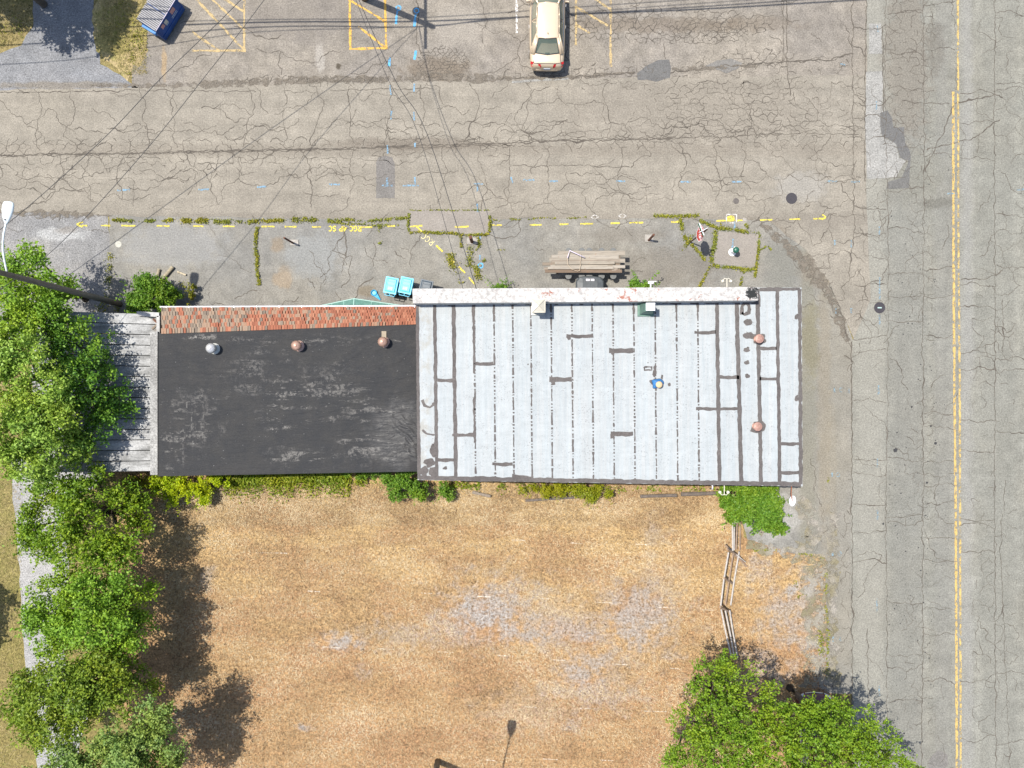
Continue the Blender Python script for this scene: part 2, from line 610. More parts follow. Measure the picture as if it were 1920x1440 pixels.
M_slab = asphalt('slab_concrete', (0.215, 0.193, 0.168), (0.205, 0.186, 0.165), grain=0.2, patchy=0.08)


def field_mat(name, c1, c2, c3, grey, greys=()):
    t = NT(name)
    n1 = t.noise(0.30, 6, 0.68, sc=(0.7, 1.5, 1)); n2 = t.noise(2.2, 6, 0.7); n3 = t.noise(8.0, 5, 0.75); n4 = t.noise(26.0, 3, 0.75)
    c = t.mix(t.mr(n1, 0.40, 0.60), c1, c2)
    c = t.mix(t.math('MULTIPLY', t.mr(t.xyz[1], -6, -18), 0.55), c, tuple(x * y for x, y in zip(c2, (1.08, 0.98, 1.0))))
    stn = t.noise(1.0, 6, 0.75, sc=(0.35, 2.4, 1))
    c = t.gain(c, stn, 0.82, 1.18)
    c = t.mix(t.math('MULTIPLY', t.mr(n2, 0.52, 0.72), 0.7), c, c3)
    if greys:
        m = None
        for g in greys:
            b = t.math('MULTIPLY', t.blob(*g[:4], 1.35, 0.0, 1.25), g[4])
            m = b if m is None else t.math('MAXIMUM', m, b)
        m = t.math('MULTIPLY', m, t.mr(n3, 0.33, 0.50))
        c = t.mix(m, c, grey)
    spots = t.mr(t.noise(4.6, 5, 0.72), 0.56, 0.66)
    c = t.mix(t.math('MULTIPLY', spots, 0.75), c, tuple(x * 0.34 for x in c3))
    c = t.gain(c, n1, 0.90, 1.10)
    c = t.gain(c, t.noise(5.5, 4, 0.7), 0.72, 1.28)
    c = t.gain(c, n3, 0.34, 1.62)
    c = t.gain(c, n4, 0.45, 1.5)
    h = t.math('ADD', n3, t.math('MULTIPLY', n4, 0.7))
    return t.bsdf(c, 0.95, 0, t.bump(h, 0.9, 0.05), 0.1)


GREY = (0.275, 0.255, 0.235)
M_field = field_mat('dry_grass_ground', (0.390, 0.268, 0.126), (0.285, 0.177, 0.090), (0.200, 0.120, 0.068), GREY, [
    (930, 1140, 110, 70, 0.85), (1060, 1180, 150, 55, 0.65), (1200, 1150, 100, 80, 0.75), (1110, 1300, 150, 40, 0.6), (760, 1190, 120, 30, 0.6), (850, 1150, 40, 16, 0.8), (1010, 1110, 50, 14, 0.7), (1120, 1240, 90, 30, 0.7),
    (1010, 1150, 150, 40, 0.5), (1120, 1290, 120, 50, 0.5), (1000, 1330, 120, 60, 0.35), (1440, 1250, 60, 40, 0.6), (1230, 1100, 60, 60, 0.5),
    (905, 1150, 70, 50, 0.95), (640, 1205, 45, 22, 0.9), (990, 1190, 80, 22, 0.8), (850, 1180, 90, 45, 0.6), (1090, 1265, 55, 35, 0.8),
    (1190, 1180, 70, 60, 0.8), (1100, 1195, 36, 18, 0.8), (570, 1365, 16, 9, 0.9), (1070, 1358, 26, 16, 0.7), (680, 1262, 18, 14, 0.6), (1250, 1225, 40, 20, 0.6),
    (1230, 1000, 30, 45, 0.5), (1480, 1110, 26, 24, 0.95), (1470, 1160, 55, 70, 0.7), (1510, 1130, 40, 90, 0.7), (1420, 1070, 40, 40, 0.6), (390, 1080, 16, 30, 0.6),
    (1530, 1080, 16, 60, 0.8), (960, 1130, 60, 26, 0.6), (1150, 1120, 50, 24, 0.55), (1520, 1200, 40, 60, 0.7)])
M_lawn = field_mat('half_dry_lawn', (0.24, 0.19, 0.085), (0.19, 0.165, 0.06), (0.12, 0.13, 0.035), GREY)
M_grassp = field_mat('yellow_green_grass', (0.40, 0.31, 0.17), (0.27, 0.225, 0.085), (0.12, 0.15, 0.025), GREY)
M_dirt = field_mat('brown_dirt', (0.15, 0.115, 0.075), (0.12, 0.095, 0.062), (0.08, 0.062, 0.04), GREY)
M_crack = simple('crack_grime', (0.080, 0.069, 0.056), 0.95, var=0.4, scale=3.0)
M_tar = asphalt('dry_tar', (0.092, 0.082, 0.078), (0.10, 0.09, 0.084), grain=0.2, patchy=0.2)

# ================================================================== ground sheets, each 4 mm above the one below
g = MB(); g.poly([(-400, -400, -0.012), (400, -400, -0.012), (400, 400, -0.012), (-400, 400, -0.012)])
ground = g.build('ground', M_lawn); ground['kind'] = 'structure'
sheet('field', [(215, 850), (1370, 850), (1395, 1005), (1480, 1035), (1552, 1050), (1556, 1300), (1552, 3600), (330, 3600), (250, 1440), (215, 1100)], -0.008, M_field, amp=5, seed=2)
sheet('gravel_path', [(20, 860), (200, 850), (190, 900), (120, 960), (128, 1080), (110, 1200), (165, 1350), (140, 1440), (190, 2600), (110, 2600), (68, 1440), (45, 1210), (36, 1060), (26, 920)], -0.004, M_path, amp=3, seed=3)
sheet('driveway', [(-1500, 180), (-1500, 112), (0, 99), (38, 84), (60, 50), (72, -900), (216, -900), (176, 40), (188, 120), (225, 140), (248, 160), (300, 180)], -0.004, M_drive, amp=3, seed=4)
sheet('grass_verge', [(172, 20), (210, -60), (205, -700), (285, -700), (268, 60), (275, 95), (262, 122), (246, 120), (240, 152), (226, 134), (198, 118), (184, 96)], 0.0, M_grassp, amp=5, step=8, seed=5)
sheet('parking_lot', [(245, 172), (246, 125), (262, 108), (276, 60), (272, -1500), (1640, -1500), (1640, 172)], -0.004, M_lot, amp=3, seed=6)
sheet('gravel_yard', [(-1500, 392), (200, 398), (206, 470), (202, 620), (-40, 640), (-1500, 640)], -0.004, M_gravel, amp=2.5, seed=7)
pavement = sheet('pavement', [(204, 399), (760, 404), (1440, 404), (1515, 465), (1562, 540), (1602, 640), (1604, 1300), (1550, 1300), (1548, 1048), (1480, 1036), (1400, 1012), (1380, 930), (1370, 840), (400, 700), (204, 610)], 0.0, M_apron, amp=1.5, seed=8)
side_street = sheet('side_street', [(-3000, 176), (-100, 170), (160, 165), (300, 163), (480, 159), (760, 153), (960, 151), (1240, 145), (1640, 142), (1640, 660), (1600, 640), (1560, 540), (1512, 470), (1438, 412), (1100, 409), (760, 411), (480, 409), (200, 404), (0, 396), (-3000, 394)], 0.004, M_side, amp=2.2, seed=9)
main_road = sheet('main_road', [(1624, -3000), (1626, 140), (1624, 350), (1632, 560), (1598, 640), (1595, 1100), (1598, 1440), (1600, 4000), (2075, 4000), (2060, -3000)], 0.008, M_main, amp=1.2, step=20, seed=10)
sheet('far_pavement', [(2050, -3000), (2066, 4000), (2180, 4000), (2170, -3000)], 0.004, M_apron, amp=2, step=30, seed=12)

# eroded dirt strips along the joints
d = MB()
for di, (pts, wd) in enumerate([(((170, 161), (300, 160), (420, 157), (560, 151), (700, 149), (830, 146), (960, 148)), 7), (((560, 149), (720, 147)), 7), (((780, 138), (880, 147), (960, 147)), 9),
                (((960, 147), (1100, 143), (1190, 136)), 4), (((1260, 130), (1330, 128), (1420, 122)), 4), (((1425, 420), (1470, 455), (1520, 505), (1550, 545), (1580, 600)), 13),
                (((1560, 560), (1578, 610), (1590, 640)), 8), (((0, 398), (120, 402), (210, 405)), 7)]):
    ribbon(d, pts, wd * 1.9, 0.0115 + 0.0004 * di, amp=2.6, step=7, wob=0.5, taper=True)
t = NT('scattered_dirt'); n = t.noise(2.6, 6, 0.75)
M_dirt2 = t.bsdf(t.gain(t.mix(t.noise(0.8, 3), (0.150, 0.130, 0.104), (0.125, 0.108, 0.087)), t.noise(16, 4, .75), .6, 1.4), .95, alpha=t.mr(n, .40, .58))
dirt = d.build('dirt_strip', M_dirt2); dirt['kind'] = 'structure'
d = MB()                                                      # loose gravel spilling over the verge of the main road
for pts, wd in [(((1546, 1048), (1552, 1150), (1548, 1298)), 26), (((1520, 1060), (1530, 1180), (1520, 1290)), 34), (((1400, 1020), (1470, 1036), (1545, 1052)), 18), (((1565, 960), (1560, 1100), (1564, 1290)), 18), (((1500, 930), (1530, 1010), (1500, 1030)), 26), (((1400, 960), (1440, 990)), 30)]:
    ribbon(d, pts, wd, 0.0045, amp=5, step=9, wob=0.5)
t = NT('spilled_gravel'); n = t.noise(1.9, 6, 0.78)
M_spill = t.bsdf(t.gain(t.mix(t.mr(t.noise(0.9, 4), .35, .65), (0.235, 0.215, 0.185), (0.165, 0.145, 0.09)), t.noise(17, 4, .75), .5, 1.5), .95, alpha=t.mr(n, .42, .54))
spill = d.build('gravel_verge', M_spill); spill['kind'] = 'structure'
# ================================================================== patches, cracks, painted marks on the roads
def pl(name, shape, mat, parent, z, label=None):
    o = sheet(name, shape, z, mat, parent, amp=1.1, step=5, seed=len(shape) * 3 + int(shape[0][0]))
    if label: o['label'] = label
    return o


pl('patch', [(705, 372), (705, 305), (710, 295), (724, 292), (736, 296), (740, 306), (740, 372)], M_patch2, side_street, 0.0095)
pl('patch', [(1195, 150), (1194, 138), (1210, 125), (1232, 113), (1254, 112), (1258, 125), (1256, 146), (1230, 154), (1212, 150)], M_patch, side_street, 0.0095)
pl('patch', [(1322, 124), (1345, 114), (1372, 110), (1392, 118), (1384, 128), (1362, 138), (1346, 130)], M_patch2, side_street, 0.0095)
pl('patch', [(960, 152), (1066, 142), (1066, 149), (960, 156)], M_patch3, side_street, 0.0095)
pl('patch', [(1650, 212), (1664, 207), (1673, 222), (1676, 240), (1695, 238), (1696, 268), (1704, 280), (1708, 292), (1706, 320), (1704, 352), (1662, 354), (1664, 342), (1690, 334), (1703, 302), (1688, 296), (1680, 270), (1668, 262), (1654, 256), (1650, 235)], M_patch, main_road, 0.0125)
pl('patch', [(1624, 135), (1655, 132), (1656, 155), (1650, 210), (1650, 255), (1680, 268), (1686, 295), (1698, 302), (1680, 333), (1626, 335), (1622, 250)], M_patch3, main_road, 0.0115)
pl('patch', [(1742, 1425), (1758, 1406), (1776, 1415), (1778, 1432), (1768, 1448), (1742, 1442)], M_patch2, main_road, 0.0125)
pl('patch', [(766, 394), (918, 394), (917, 436), (905, 441), (855, 438), (850, 433), (766, 437)], M_slab, pavement, 0.0115)
pl('patch', [(1339, 434), (1422, 440), (1416, 502), (1336, 494)], M_slab, pavement, 0.0055)
pl('patch', [(1628, 44), (1652, 44), (1654, 100), (1628, 102)], M_patch3, side_street, 0.0125)

def ell(x, y, cx, cy, rx, ry):
    return ((x - cx) / rx) ** 2 + ((y - cy) / ry) ** 2 < 1


zc = 0.0095
c = MB()
# long joints
for pts, wd in [(((0, 291), (240, 287), (480, 281), (720, 276), (960, 268), (1260, 259)), 2.2), (((0, 293), (480, 284), (960, 271)), 1.4), (((960, 264), (1100, 262), (1340, 257)), 1.3),
                (((1340, 257), (1500, 250), (1610, 252)), 0.9), (((960, 146), (1080, 144), (1190, 135)), 2.0), (((1258, 136), (1330, 127), (1440, 118), (1560, 112), (1600, 100)), 1.7),
                (((0, 174), (160, 171), (300, 169), (480, 172)), 1.2), (((620, 170), (720, 167), (810, 166)), 1.2), (((1598, -200), (1598, 120), (1602, 420), (1592, 520)), 1.5),
                (((1466, 0), (1470, 60), (1466, 115)), 1.2), (((1476, 0), (1474, 118), (1482, 180)), 1.2), (((960, 311), (1080, 311), (1180, 313)), 0.9)]:
    crack_line(c, pts, zc, wd, 0.16, seam=True)
x = -60
while x < 1560:                                               # cross cracks of the far lane
    if CR.random() < 0.78:
        xx = x + CR.uniform(-10, 10)
        crack_line(c, [(xx, 168 - xx * 0.012), (xx + CR.uniform(-8, 14), 215), (xx + CR.uniform(-14, 20), CR.uniform(240, 262)), (xx + CR.uniform(-14, 20), 283 - xx * 0.018)], zc, 1.0, 0.2)
    x += CR.uniform(48, 84)
x = -60
while x < 1560:
    if CR.random() < 0.72:
        xx = x + CR.uniform(-10, 10)
        crack_line(c, [(xx, 288 - xx * 0.018), (xx + CR.uniform(-10, 16), 325), (xx + CR.uniform(-16, 20), CR.uniform(350, 405))], zc, 0.9, 0.22)
    x += CR.uniform(44, 78)
x = 0
while x < 1600:                                               # rambling cracks along the lanes
    y = CR.choice([235, 240, 245, 330, 345, 212, 360])
    crack_line(c, [(x, y + CR.uniform(-12, 12)), (x + CR.uniform(25, 50), y + CR.uniform(-16, 16)), (x + CR.uniform(55, 110), y + CR.uniform(-14, 14))], zc, 0.95, 0.25)
    x += CR.uniform(18, 40)
crack_net(c, 0, 700, 262, 320, 22, 11, zc, lambda x, y: 0.62 if abs(y - (291 - x * .018)) < 26 and x < 620 else 0.3, 0.85)
crack_net(c, 700, 1340, 246, 300, 22, 10, zc, lambda x, y: 0.55 if abs(y - (291 - x * .023)) < 14 else (0.5 if ell(x, y, 735, 282, 70, 22) else 0.0), 0.85)
crack_net(c, 1150, 1640, 115, 270, 17, 10, zc, lambda x, y: 0.78 if ell(x, y, 1350, 205, 110, 56) else (0.6 if ell(x, y, 1480, 215, 80, 70) else 0.2), 0.72)
crack_net(c, 930, 1640, 160, 400, 62, 36, zc, lambda x, y: 0.6, 0.8)
crack_net(c, 0, 930, 168, 400, 84, 44, zc, lambda x, y: 0.36, 0.8)
crack_net(c, 960, 1220, 120, 165, 15, 8, zc, lambda x, y: 0.62 if abs(y - 143 + (x - 960) * .03) < 10 else 0.1, 0.8)
crack_net(c, 1500, 1640, 400, 640, 52, 40, zc, lambda x, y: 0.7 if x - 1440 > (y - 412) * 0.55 else 0, 1.0)
crack_net(c, 1420, 1600, 400, 640, 18, 14, zc, lambda x, y: 0.6 if abs((x - 1440) * 1.05 - (y - 415)) < 34 and 440 < x < 1560 else 0, 0.8)
tag(c.build('crack', M_crack, side_street), kind='stuff')

c = MB()                                                      # the lot
for cx, cy, rx, ry, cw in [(1240, 47, 210, 34, 15), (1330, 60, 70, 26, 17), (830, 118, 50, 32, 9), (1420, 110, 70, 20, 16), (560, 152, 130, 10, 16)]:
    crack_net(c, cx - rx, cx + rx, cy - ry, cy + ry, cw, cw * 0.65, 0.0015 if cy < 140 else 0.0095, lambda x, y: 0.85 if ell(x, y, cx, cy, rx, ry) else 0, 0.95)
crack_net(c, 950, 1640, -60, 140, 70, 44, 0.0015, lambda x, y: 0.33, 1.1)
crack_net(c, 290, 950, -60, 150, 110, 60, 0.0015, lambda x, y: 0.22, 0.9)
for pts in [((900, 0), (915, 40), (905, 80)), ((1188, 0), (1190, 45)), ((1245, 80), (1248, 110)), ((780, 0), (782, 60), (790, 100)), ((480, 90), (530, 98), (640, 96)), ((526, 98), (528, 140))]:
    crack_line(c, pts, 0.0015, 1.2, 0.2)
lot = [o for o in COL.objects if o.name == 'parking_lot'][0]
tag(c.build('crack', M_crack, lot), kind='stuff')

zc = 0.0125
c = MB()                                                      # the main road
for pts, wd in [(((1661, -50), (1659, 200), (1665, 420), (1664, 700), (1661, 1000), (1664, 1440)), 1.0), (((1731, -50), (1733, 300), (1730, 560), (1731, 900), (1728, 1440)), 1.3),
                (((1866, -50), (1864, 300), (1866, 640), (1864, 900), (1866, 1200), (1868, 1440)), 1.3), (((1880, 560), (1880, 660)), 1.2), (((1884, 900), (1876, 1040), (1894, 1440)), 1.0),
                (((1596, 640), (1597, 900), (1598, 1240), (1594, 1440)), 1.6), (((1626, 1180), (1628, 1290), (1628, 1420)), 1.2), (((1625, -50), (1622, 130), (1622, 340)), 1.4),
                (((1655, 50), (1657, 210)), 1.6), (((1735, 320), (1790, 195), (1806, 190), (1866, 177), (1880, 184)), 2.0), (((1738, 282), (1800, 264), (1830, 255), (1875, 225)), 1.7),
                (((1556, 540), (1575, 575), (1590, 640)), 1.8), (((1800, 525), (1840, 524), (1880, 506)), 1.6), (((1690, 190), (1780, 195)), 1.3)]:
    crack_line(c, pts, zc, wd, 0.14, seam=True)
y = 10
while y < 1460:                                               # cross cracks, lane by lane
    for a, b in [(1600, 1662), (1664, 1730), (1732, 1790), (1800, 1866), (1868, 1925)]:
        if CR.random() < 0.33:
            yy = y + CR.uniform(-18, 18)
            crack_line(c, [(a, yy), ((a + b) / 2, yy + CR.uniform(-7, 7)), (b, yy + CR.uniform(-8, 8))], zc, 1.05, 0.16)
    y += 34
crack_net(c, 1660, 1740, -40, 330, 20, 15, zc, lambda x, y: 0.55, 0.8)
crack_net(c, 1840, 1925, -40, 600, 44, 36, zc, lambda x, y: 0.6, 0.8)
crack_net(c, 1700, 1740, 330, 1440, 20, 16, zc, lambda x, y: 0.36 + 0.25 * math.sin(y / 60), 0.7)
crack_net(c, 1600, 1662, 160, 640, 40, 36, zc, lambda x, y: 0.42, 0.9)
crack_net(c, 1826, 1900, 600, 1440, 26, 24, zc, lambda x, y: 0.36 + 0.26 * math.sin(y / 90 + 1), 0.8)
crack_net(c, 1740, 1790, 0, 1440, 52, 60, zc, lambda x, y: 0.3, 0.8)
crack_net(c, 1595, 1664, 640, 1440, 90, 80, zc, lambda x, y: 0.3, 0.9)
tag(c.build('crack', M_crack, main_road), kind='stuff')
c = MB()
for i in range(150):
    px = CR.choice([CR.gauss(1718, 18), CR.gauss(1690, 16), CR.gauss(1745, 8), CR.uniform(1640, 1860)]); py = CR.uniform(440, 1320) if CR.random() < .8 else CR.uniform(0, 1440)
    if 1640 < px < 1780: splat(c, px, py, CR.uniform(.5, 1.6), CR.uniform(.5, 1.6), 0.0128, n=8)
for px, py, r in [(1679, 844, 4), (1754, 831, 2.8), (1656, 982, 2), (1738, 905, 2), (1745, 799, 1.8), (1709, 763, 1.8), (1695, 1375, 1.8)]: splat(c, px, py, r, r, 0.0130, n=12)
M_spot = simple('dark_spots', (0.03, 0.03, 0.031), 0.8)
c.build('stain', M_spot, main_road)['kind'] = 'stuff'

c = MB()                                                      # the pavement in front of and beside the building
for pts in [((640, 420), (622, 470), (660, 480), (640, 540)), ((580, 470), (610, 520), (600, 545)), ((620, 470), (600, 520)), ((660, 420), (650, 470), (640, 510)), ((740, 470), (752, 480), (760, 485)),
            ((700, 520), (668, 580)), ((700, 455), (700, 500)), ((470, 600), (560, 565)), ((360, 575), (420, 572)), ((440, 560), (470, 545), (482, 545)), ((1180, 512), (1205, 510)), ((1505, 576), (1524, 572)),
            ((1520, 860), (1530, 900), (1540, 950)), ((577, 522), (590, 540)), ((720, 545), (760, 556), (780, 548)), ((560, 556), (548, 566)), ((790, 440), (778, 460), (770, 500))]:
    crack_line(c, pts, 0.0045, 1.2, 0.24)
crack_net(c, 1530, 1600, 900, 1300, 20, 20, 0.0045, lambda x, y: 0.5 if y > 960 else 0.2, 0.8)
crack_net(c, 600, 800, 480, 600, 60, 50, 0.0045, lambda x, y: 0.4, 0.9)
crack_net(c, 210, 620, 420, 580, 110, 90, 0.0045, lambda x, y: 0.25, 0.7)
crack_net(c, 930, 1300, 430, 540, 90, 60, 0.0045, lambda x, y: 0.22, 0.7)
tag(c.build('crack', M_crack, pavement), kind='stuff')

# ---- paint
YEL = paint('yellow_line_paint', (0.46, 0.32, 0.11), 0.475, 7, (1, .6, 1))
YELW = paint('worn_yellow_paint', (0.40, 0.30, 0.15), 0.475, 5, None)
YELS = paint('yellow_spray', (0.55, 0.455, 0.075), 0.455, 9)
BLUES = paint('blue_spray', (0.10, 0.34, 0.56), 0.44, 6)
BLUEM = paint('worn_blue_spray', (0.17, 0.285, 0.38), 0.49, 7)
BLUEF = paint('faded_blue_spray', (0.18, 0.25, 0.29), 0.52, 7)
WHP = paint('worn_white_paint', (0.55, 0.53, 0.50), 0.48, 6)
WHT = paint('pale_line_paint', (0.56, 0.50, 0.42), 0.50, 6)


def marking(name, segs, wd, z, mat, parent, cat=None, kind=None, **kw):
    m = MB()
    for s in segs: ribbon(m, s, wd, z, **kw)
    return m.build(name, mat, parent)


marking('centre_line', [((1787, 172), (1787, 330), (1789, 700), (1792, 1000), (1794, 1440), (1798, 2600))], 4.6, 0.0142, YEL, main_road, amp=0.5, step=9, wob=0.08)
marking('centre_line', [((1795, -400), (1796, 160), (1797, 500), (1799, 700), (1800, 1000), (1801, 1440), (1805, 2600))], 3.8, 0.0142, paint('yellow_line_chipped', (0.46, 0.33, 0.12), 0.51, 5, (1, .6, 1)), main_road, amp=0.5, step=9, wob=0.08)
# hatched bays of the lot
marking('bay_marking', [((458, -120), (458, 94)), ((360, 95), (461, 95)), ((360, -10), (458, 94)), ((368, -30), (458, 56)), ((415, -6), (458, 22)), ((360, 60), (410, 94))], 4, 0.0016, YELW, lot, amp=0.7, step=7)
marking('bay_marking', [((654, -120), (657, 93)), ((655, 92), (724, 90)), ((719, -120), (724, 92)), ((659, 2), (722, 40)), ((672, 50), (724, 90)), ((659, -50), (722, -8))], 4, 0.0016, paint('orange_line_paint', (0.56, 0.33, 0.07), 0.46, 6), lot, amp=0.6, step=7)
marking('bay_marking', [((1080, 0), (1080, 85)), ((1145, 0), (1145, 125)), ((1078, 12), (1140, 48)), ((1100, -12), (1146, 18)), ((1080, 46), (1106, 62))], 4, 0.0016, YELW, lot, amp=0.8, step=7)
marking('bay_marking', [((967, -100), (969, 62))], 4, 0.0016, WHP, lot, amp=0.6, step=7)
# utility locate marks, yellow dashes
dash = [(154, 164), (189, 207), (228, 254), (294, 318), (362, 382), (418, 440), (490, 515), (534, 556), (585, 602), (679, 698), (725, 741), (993, 1016), (1049, 1066), (1088, 1112), (1145, 1162), (1180, 1206), (1258, 1279), (1343, 1392), (1425, 1448), (1480, 1500), (1525, 1548)]
dy = lambda x: 421 + (1.8 if x < 700 else 4 * math.sin((x - 700) / 500 * PI) * 0 + (0 if x < 900 else -(x - 900) * 0.022)) + (0.006 * (x - 150) if x < 700 else 3)
marking('spray_mark', [((a, dy(a)), (b, dy(b))) for a, b in dash] + [((922, 422), (941, 422)), ((852, 426), (879, 425)), ((769, 425), (792, 423)), ((781, 425), (792, 435)), ((818, 460), (830, 472)),
        ((840, 480), (851, 492)), ((860, 500), (872, 512)), ((879, 520), (891, 534)), ((1548, 407), (1541, 402)), ((1548, 407), (1541, 412)), ((144, 421), (156, 416)), ((144, 421), (156, 426))], 3.0, 0.0135, YELS, pavement, amp=0.4, step=4, wob=0.25)
t_ = MB()
spray_text(t_, 'RGC 4P SC', 677, 424, 9.5, 180, 0.0138, 2.0)
t_.build('spray_writing', paint('solid_yellow_spray', (0.58, 0.48, 0.07), 0.36, 9), pavement)
t_ = MB()
spray_text(t_, 'RGC', 815, 452, 11, 218, 0.0138, 1.2)
t_.build('spray_writing', paint('pale_yellow_spray', (0.62, 0.55, 0.28), 0.42, 8), pavement)
m = MB()
ribbon(m, [(1362, 402), (1381, 402), (1381, 418), (1362, 418), (1362, 402)], 2, 0.0142, amp=.3, step=4)
m.build('spray_mark', WHP, pavement)
m = MB(); splat(m, 1370, 410, 7.5, 5.5, 0.0143, amp=0.15); m.build('spray_mark', YELS, pavement)
for (px, py) in [(1115, 407), (1167, 405)]:
    m = MB(); ribbon(m, [(px - 8, py), (px, py - 4), (px + 8, py), (px, py + 4), (px - 8, py)], 1.3, 0.0125, amp=.2, step=3); m.build('spray_mark', WHP, side_street)
# blue marks
bl = [((745, 21), (742, 45)), ((779, 27), (777, 50)), ((731, 108), (729, 124)), ((780, 95), (777, 112)), ((731, 160), (733, 178)), ((777, 157), (776, 172)), ((734, 208), (733, 224)), ((776, 210), (777, 226)),
      ((726, 272), (727, 288)), ((778, 268), (778, 276)), ((726, 333), (726, 348)), ((716, 348), (736, 348)), ((778, 332), (778, 346)), ((755, 348), (786, 348)), ((888, 345), (906, 345)), ((895, 346), (895, 360)),
      ((895, 382), (895, 398)), ((900, 436), (900, 448)), ((900, 478), (900, 487)), ((1377, 416), (1377, 428)), ((1375, 448), (1373, 466)), ((1030, 340), (1046, 340)), ((958, 332), (962, 343)), ((980, 338), (1002, 337)),
      ((1155, 340), (1172, 340)), ((1276, 341), (1295, 341)), ((1372, 341), (1390, 341)), ((220, 357), (244, 356)), ((372, 356), (392, 355)), ((482, 351), (500, 350)), ((617, 346), (637, 346))]
marking('spray_mark', bl[:4], 4, 0.0022, BLUES, lot, amp=0.4, step=4)
marking('spray_mark', bl[4:], 3, 0.0132, BLUEM, side_street, amp=0.5, step=4, wob=.35)
m = MB()
for px, py, r, z in [(747, 15, 4.5, 0.0022), (781, 20, 4.5, 0.0022), (901, 498, 4.5, 0.0132)]:
    ribbon(m, [(px + r * math.cos(i * PI / 6), py + r * math.sin(i * PI / 6)) for i in range(13)], 2.2, z, amp=.2, step=2)
m.build('spray_mark', BLUES, pavement)
bl2 = [((1548, 340), (1570, 340)), ((1595, 341), (1612, 341)), ((1575, 120), (1585, 122)), ((1565, 450), (1565, 460)), ((1596, 450), (1596, 464)), ((1649, 425), (1649, 440)), ((1649, 520), (1649, 562)), ((1649, 590), (1649, 612)), ((1567, 578), (1567, 588)),
       ((1596, 578), (1596, 590)), ((1564, 726), (1564, 736)), ((1591, 727), (1591, 737)), ((1647, 722), (1647, 740)), ((1560, 886), (1560, 894)), ((1645, 860), (1645, 876)), ((1645, 956), (1645, 974)), ((1561, 1036), (1561, 1042)), ((1562, 1192), (1562, 1203)), ((1575, 1194), (1575, 1202)),
       ((1644, 1122), (1644, 1146)), ((1648, 1284), (1648, 1304)), ((1906, 356), (1920, 355)), ((1776, 363), (1792, 363)), ((1644, 48), (1646, 60)), ((1643, 190), (1643, 206))]
marking('spray_mark', bl2, 3, 0.0145, BLUEF, main_road, amp=0.5, step=4, wob=.35)
m = MB()
for px, py in [(1577, 731), (1571, 890), (1574, 1038)]:
    ribbon(m, [(px + 3 * math.cos(i * PI / 5), py + 4 * math.sin(i * PI / 5)) for i in range(11)], 1.4, 0.0145, amp=.2, step=2)
m.build('spray_mark', BLUEF, main_road)
# remains of parking lines in the dry field
fl = [(605, 637, 1213), (820, 850, 1222), (895, 920, 1118), (930, 962, 1229), (873, 892, 1322), (1003, 1030, 1121), (1115, 1147, 1129), (1232, 1259, 1138), (1315, 1340, 1143), (1033, 1060, 1237), (1148, 1180, 1245),
      (1255, 1278, 1253), (978, 1006, 1325), (1087, 1117, 1328), (1202, 1250, 1333), (1018, 1046, 1423), (1125, 1150, 1425), (705, 740, 1216), (790, 812, 1112), (575, 600, 1108), (1190, 1215, 1020), (960, 985, 1012), (1070, 1092, 1018), (912, 930, 1425), (480, 540, 1036), (765, 785, 1028)]
fld = [o for o in COL.objects if o.name == 'field'][0]
marking('bay_marking', [((a, y), (b, y + 1.5)) for a, b, y in fl], 1.25, -0.0055, WHT, fld, amp=0.3, step=5)
# ================================================================== buildings
ZW, ZP, ZB = 4.5, 5.2, 3.6                                    # white roof, parapet, black roof


def roof_white():
    t = NT('white_roof_coating')
    sx = t.noise(1.0, 4, 0.65, sc=(7.0, 0.22, 1)); n = t.noise(2.6, 5, 0.7); f = t.noise(15, 4, 0.75)
    c = t.mix(t.mr(sx, 0.35, 0.7), (0.298, 0.322, 0.328), (0.325, 0.336, 0.333))
    c = t.gain(c, n, 0.90, 1.06)
    c = t.gain(c, t.noise(1.0, 5, 0.7, sc=(3.2, 0.12, 1)), 0.90, 1.08)
    c = t.gain(c, t.noise(1.0, 5, 0.7, sc=(16, 0.8, 1)), 0.93, 1.06)
    hl = t.noise(1.0, 3, 0.6, sc=(1.2, 11, 1))
    c = t.gain(c, hl, 0.95, 1.04)
    sp = t.math('MULTIPLY', t.mr(f, 0.57, 0.66), t.mr(t.noise(1.1, 4), 0.40, 0.58))
    c = t.mix(t.math('MULTIPLY', sp, 0.8), c, (0.12, 0.115, 0.115))
    ed = t.band('x', 700, 826, 6)
    dirty = t.math('MULTIPLY', ed, t.mr(t.noise(1.8, 5, 0.7), 0.45, 0.62))
    c = t.mix(t.math('MULTIPLY', dirty, 0.55), c, (0.24, 0.22, 0.18))
    f2 = t.noise(26, 2, 0.7)
    c = t.gain(c, f2, 0.9, 1.1)
    return t.bsdf(c, 0.7, 0, t.bump(t.math('ADD', f, sx), 0.2, 0.02), 0.3)


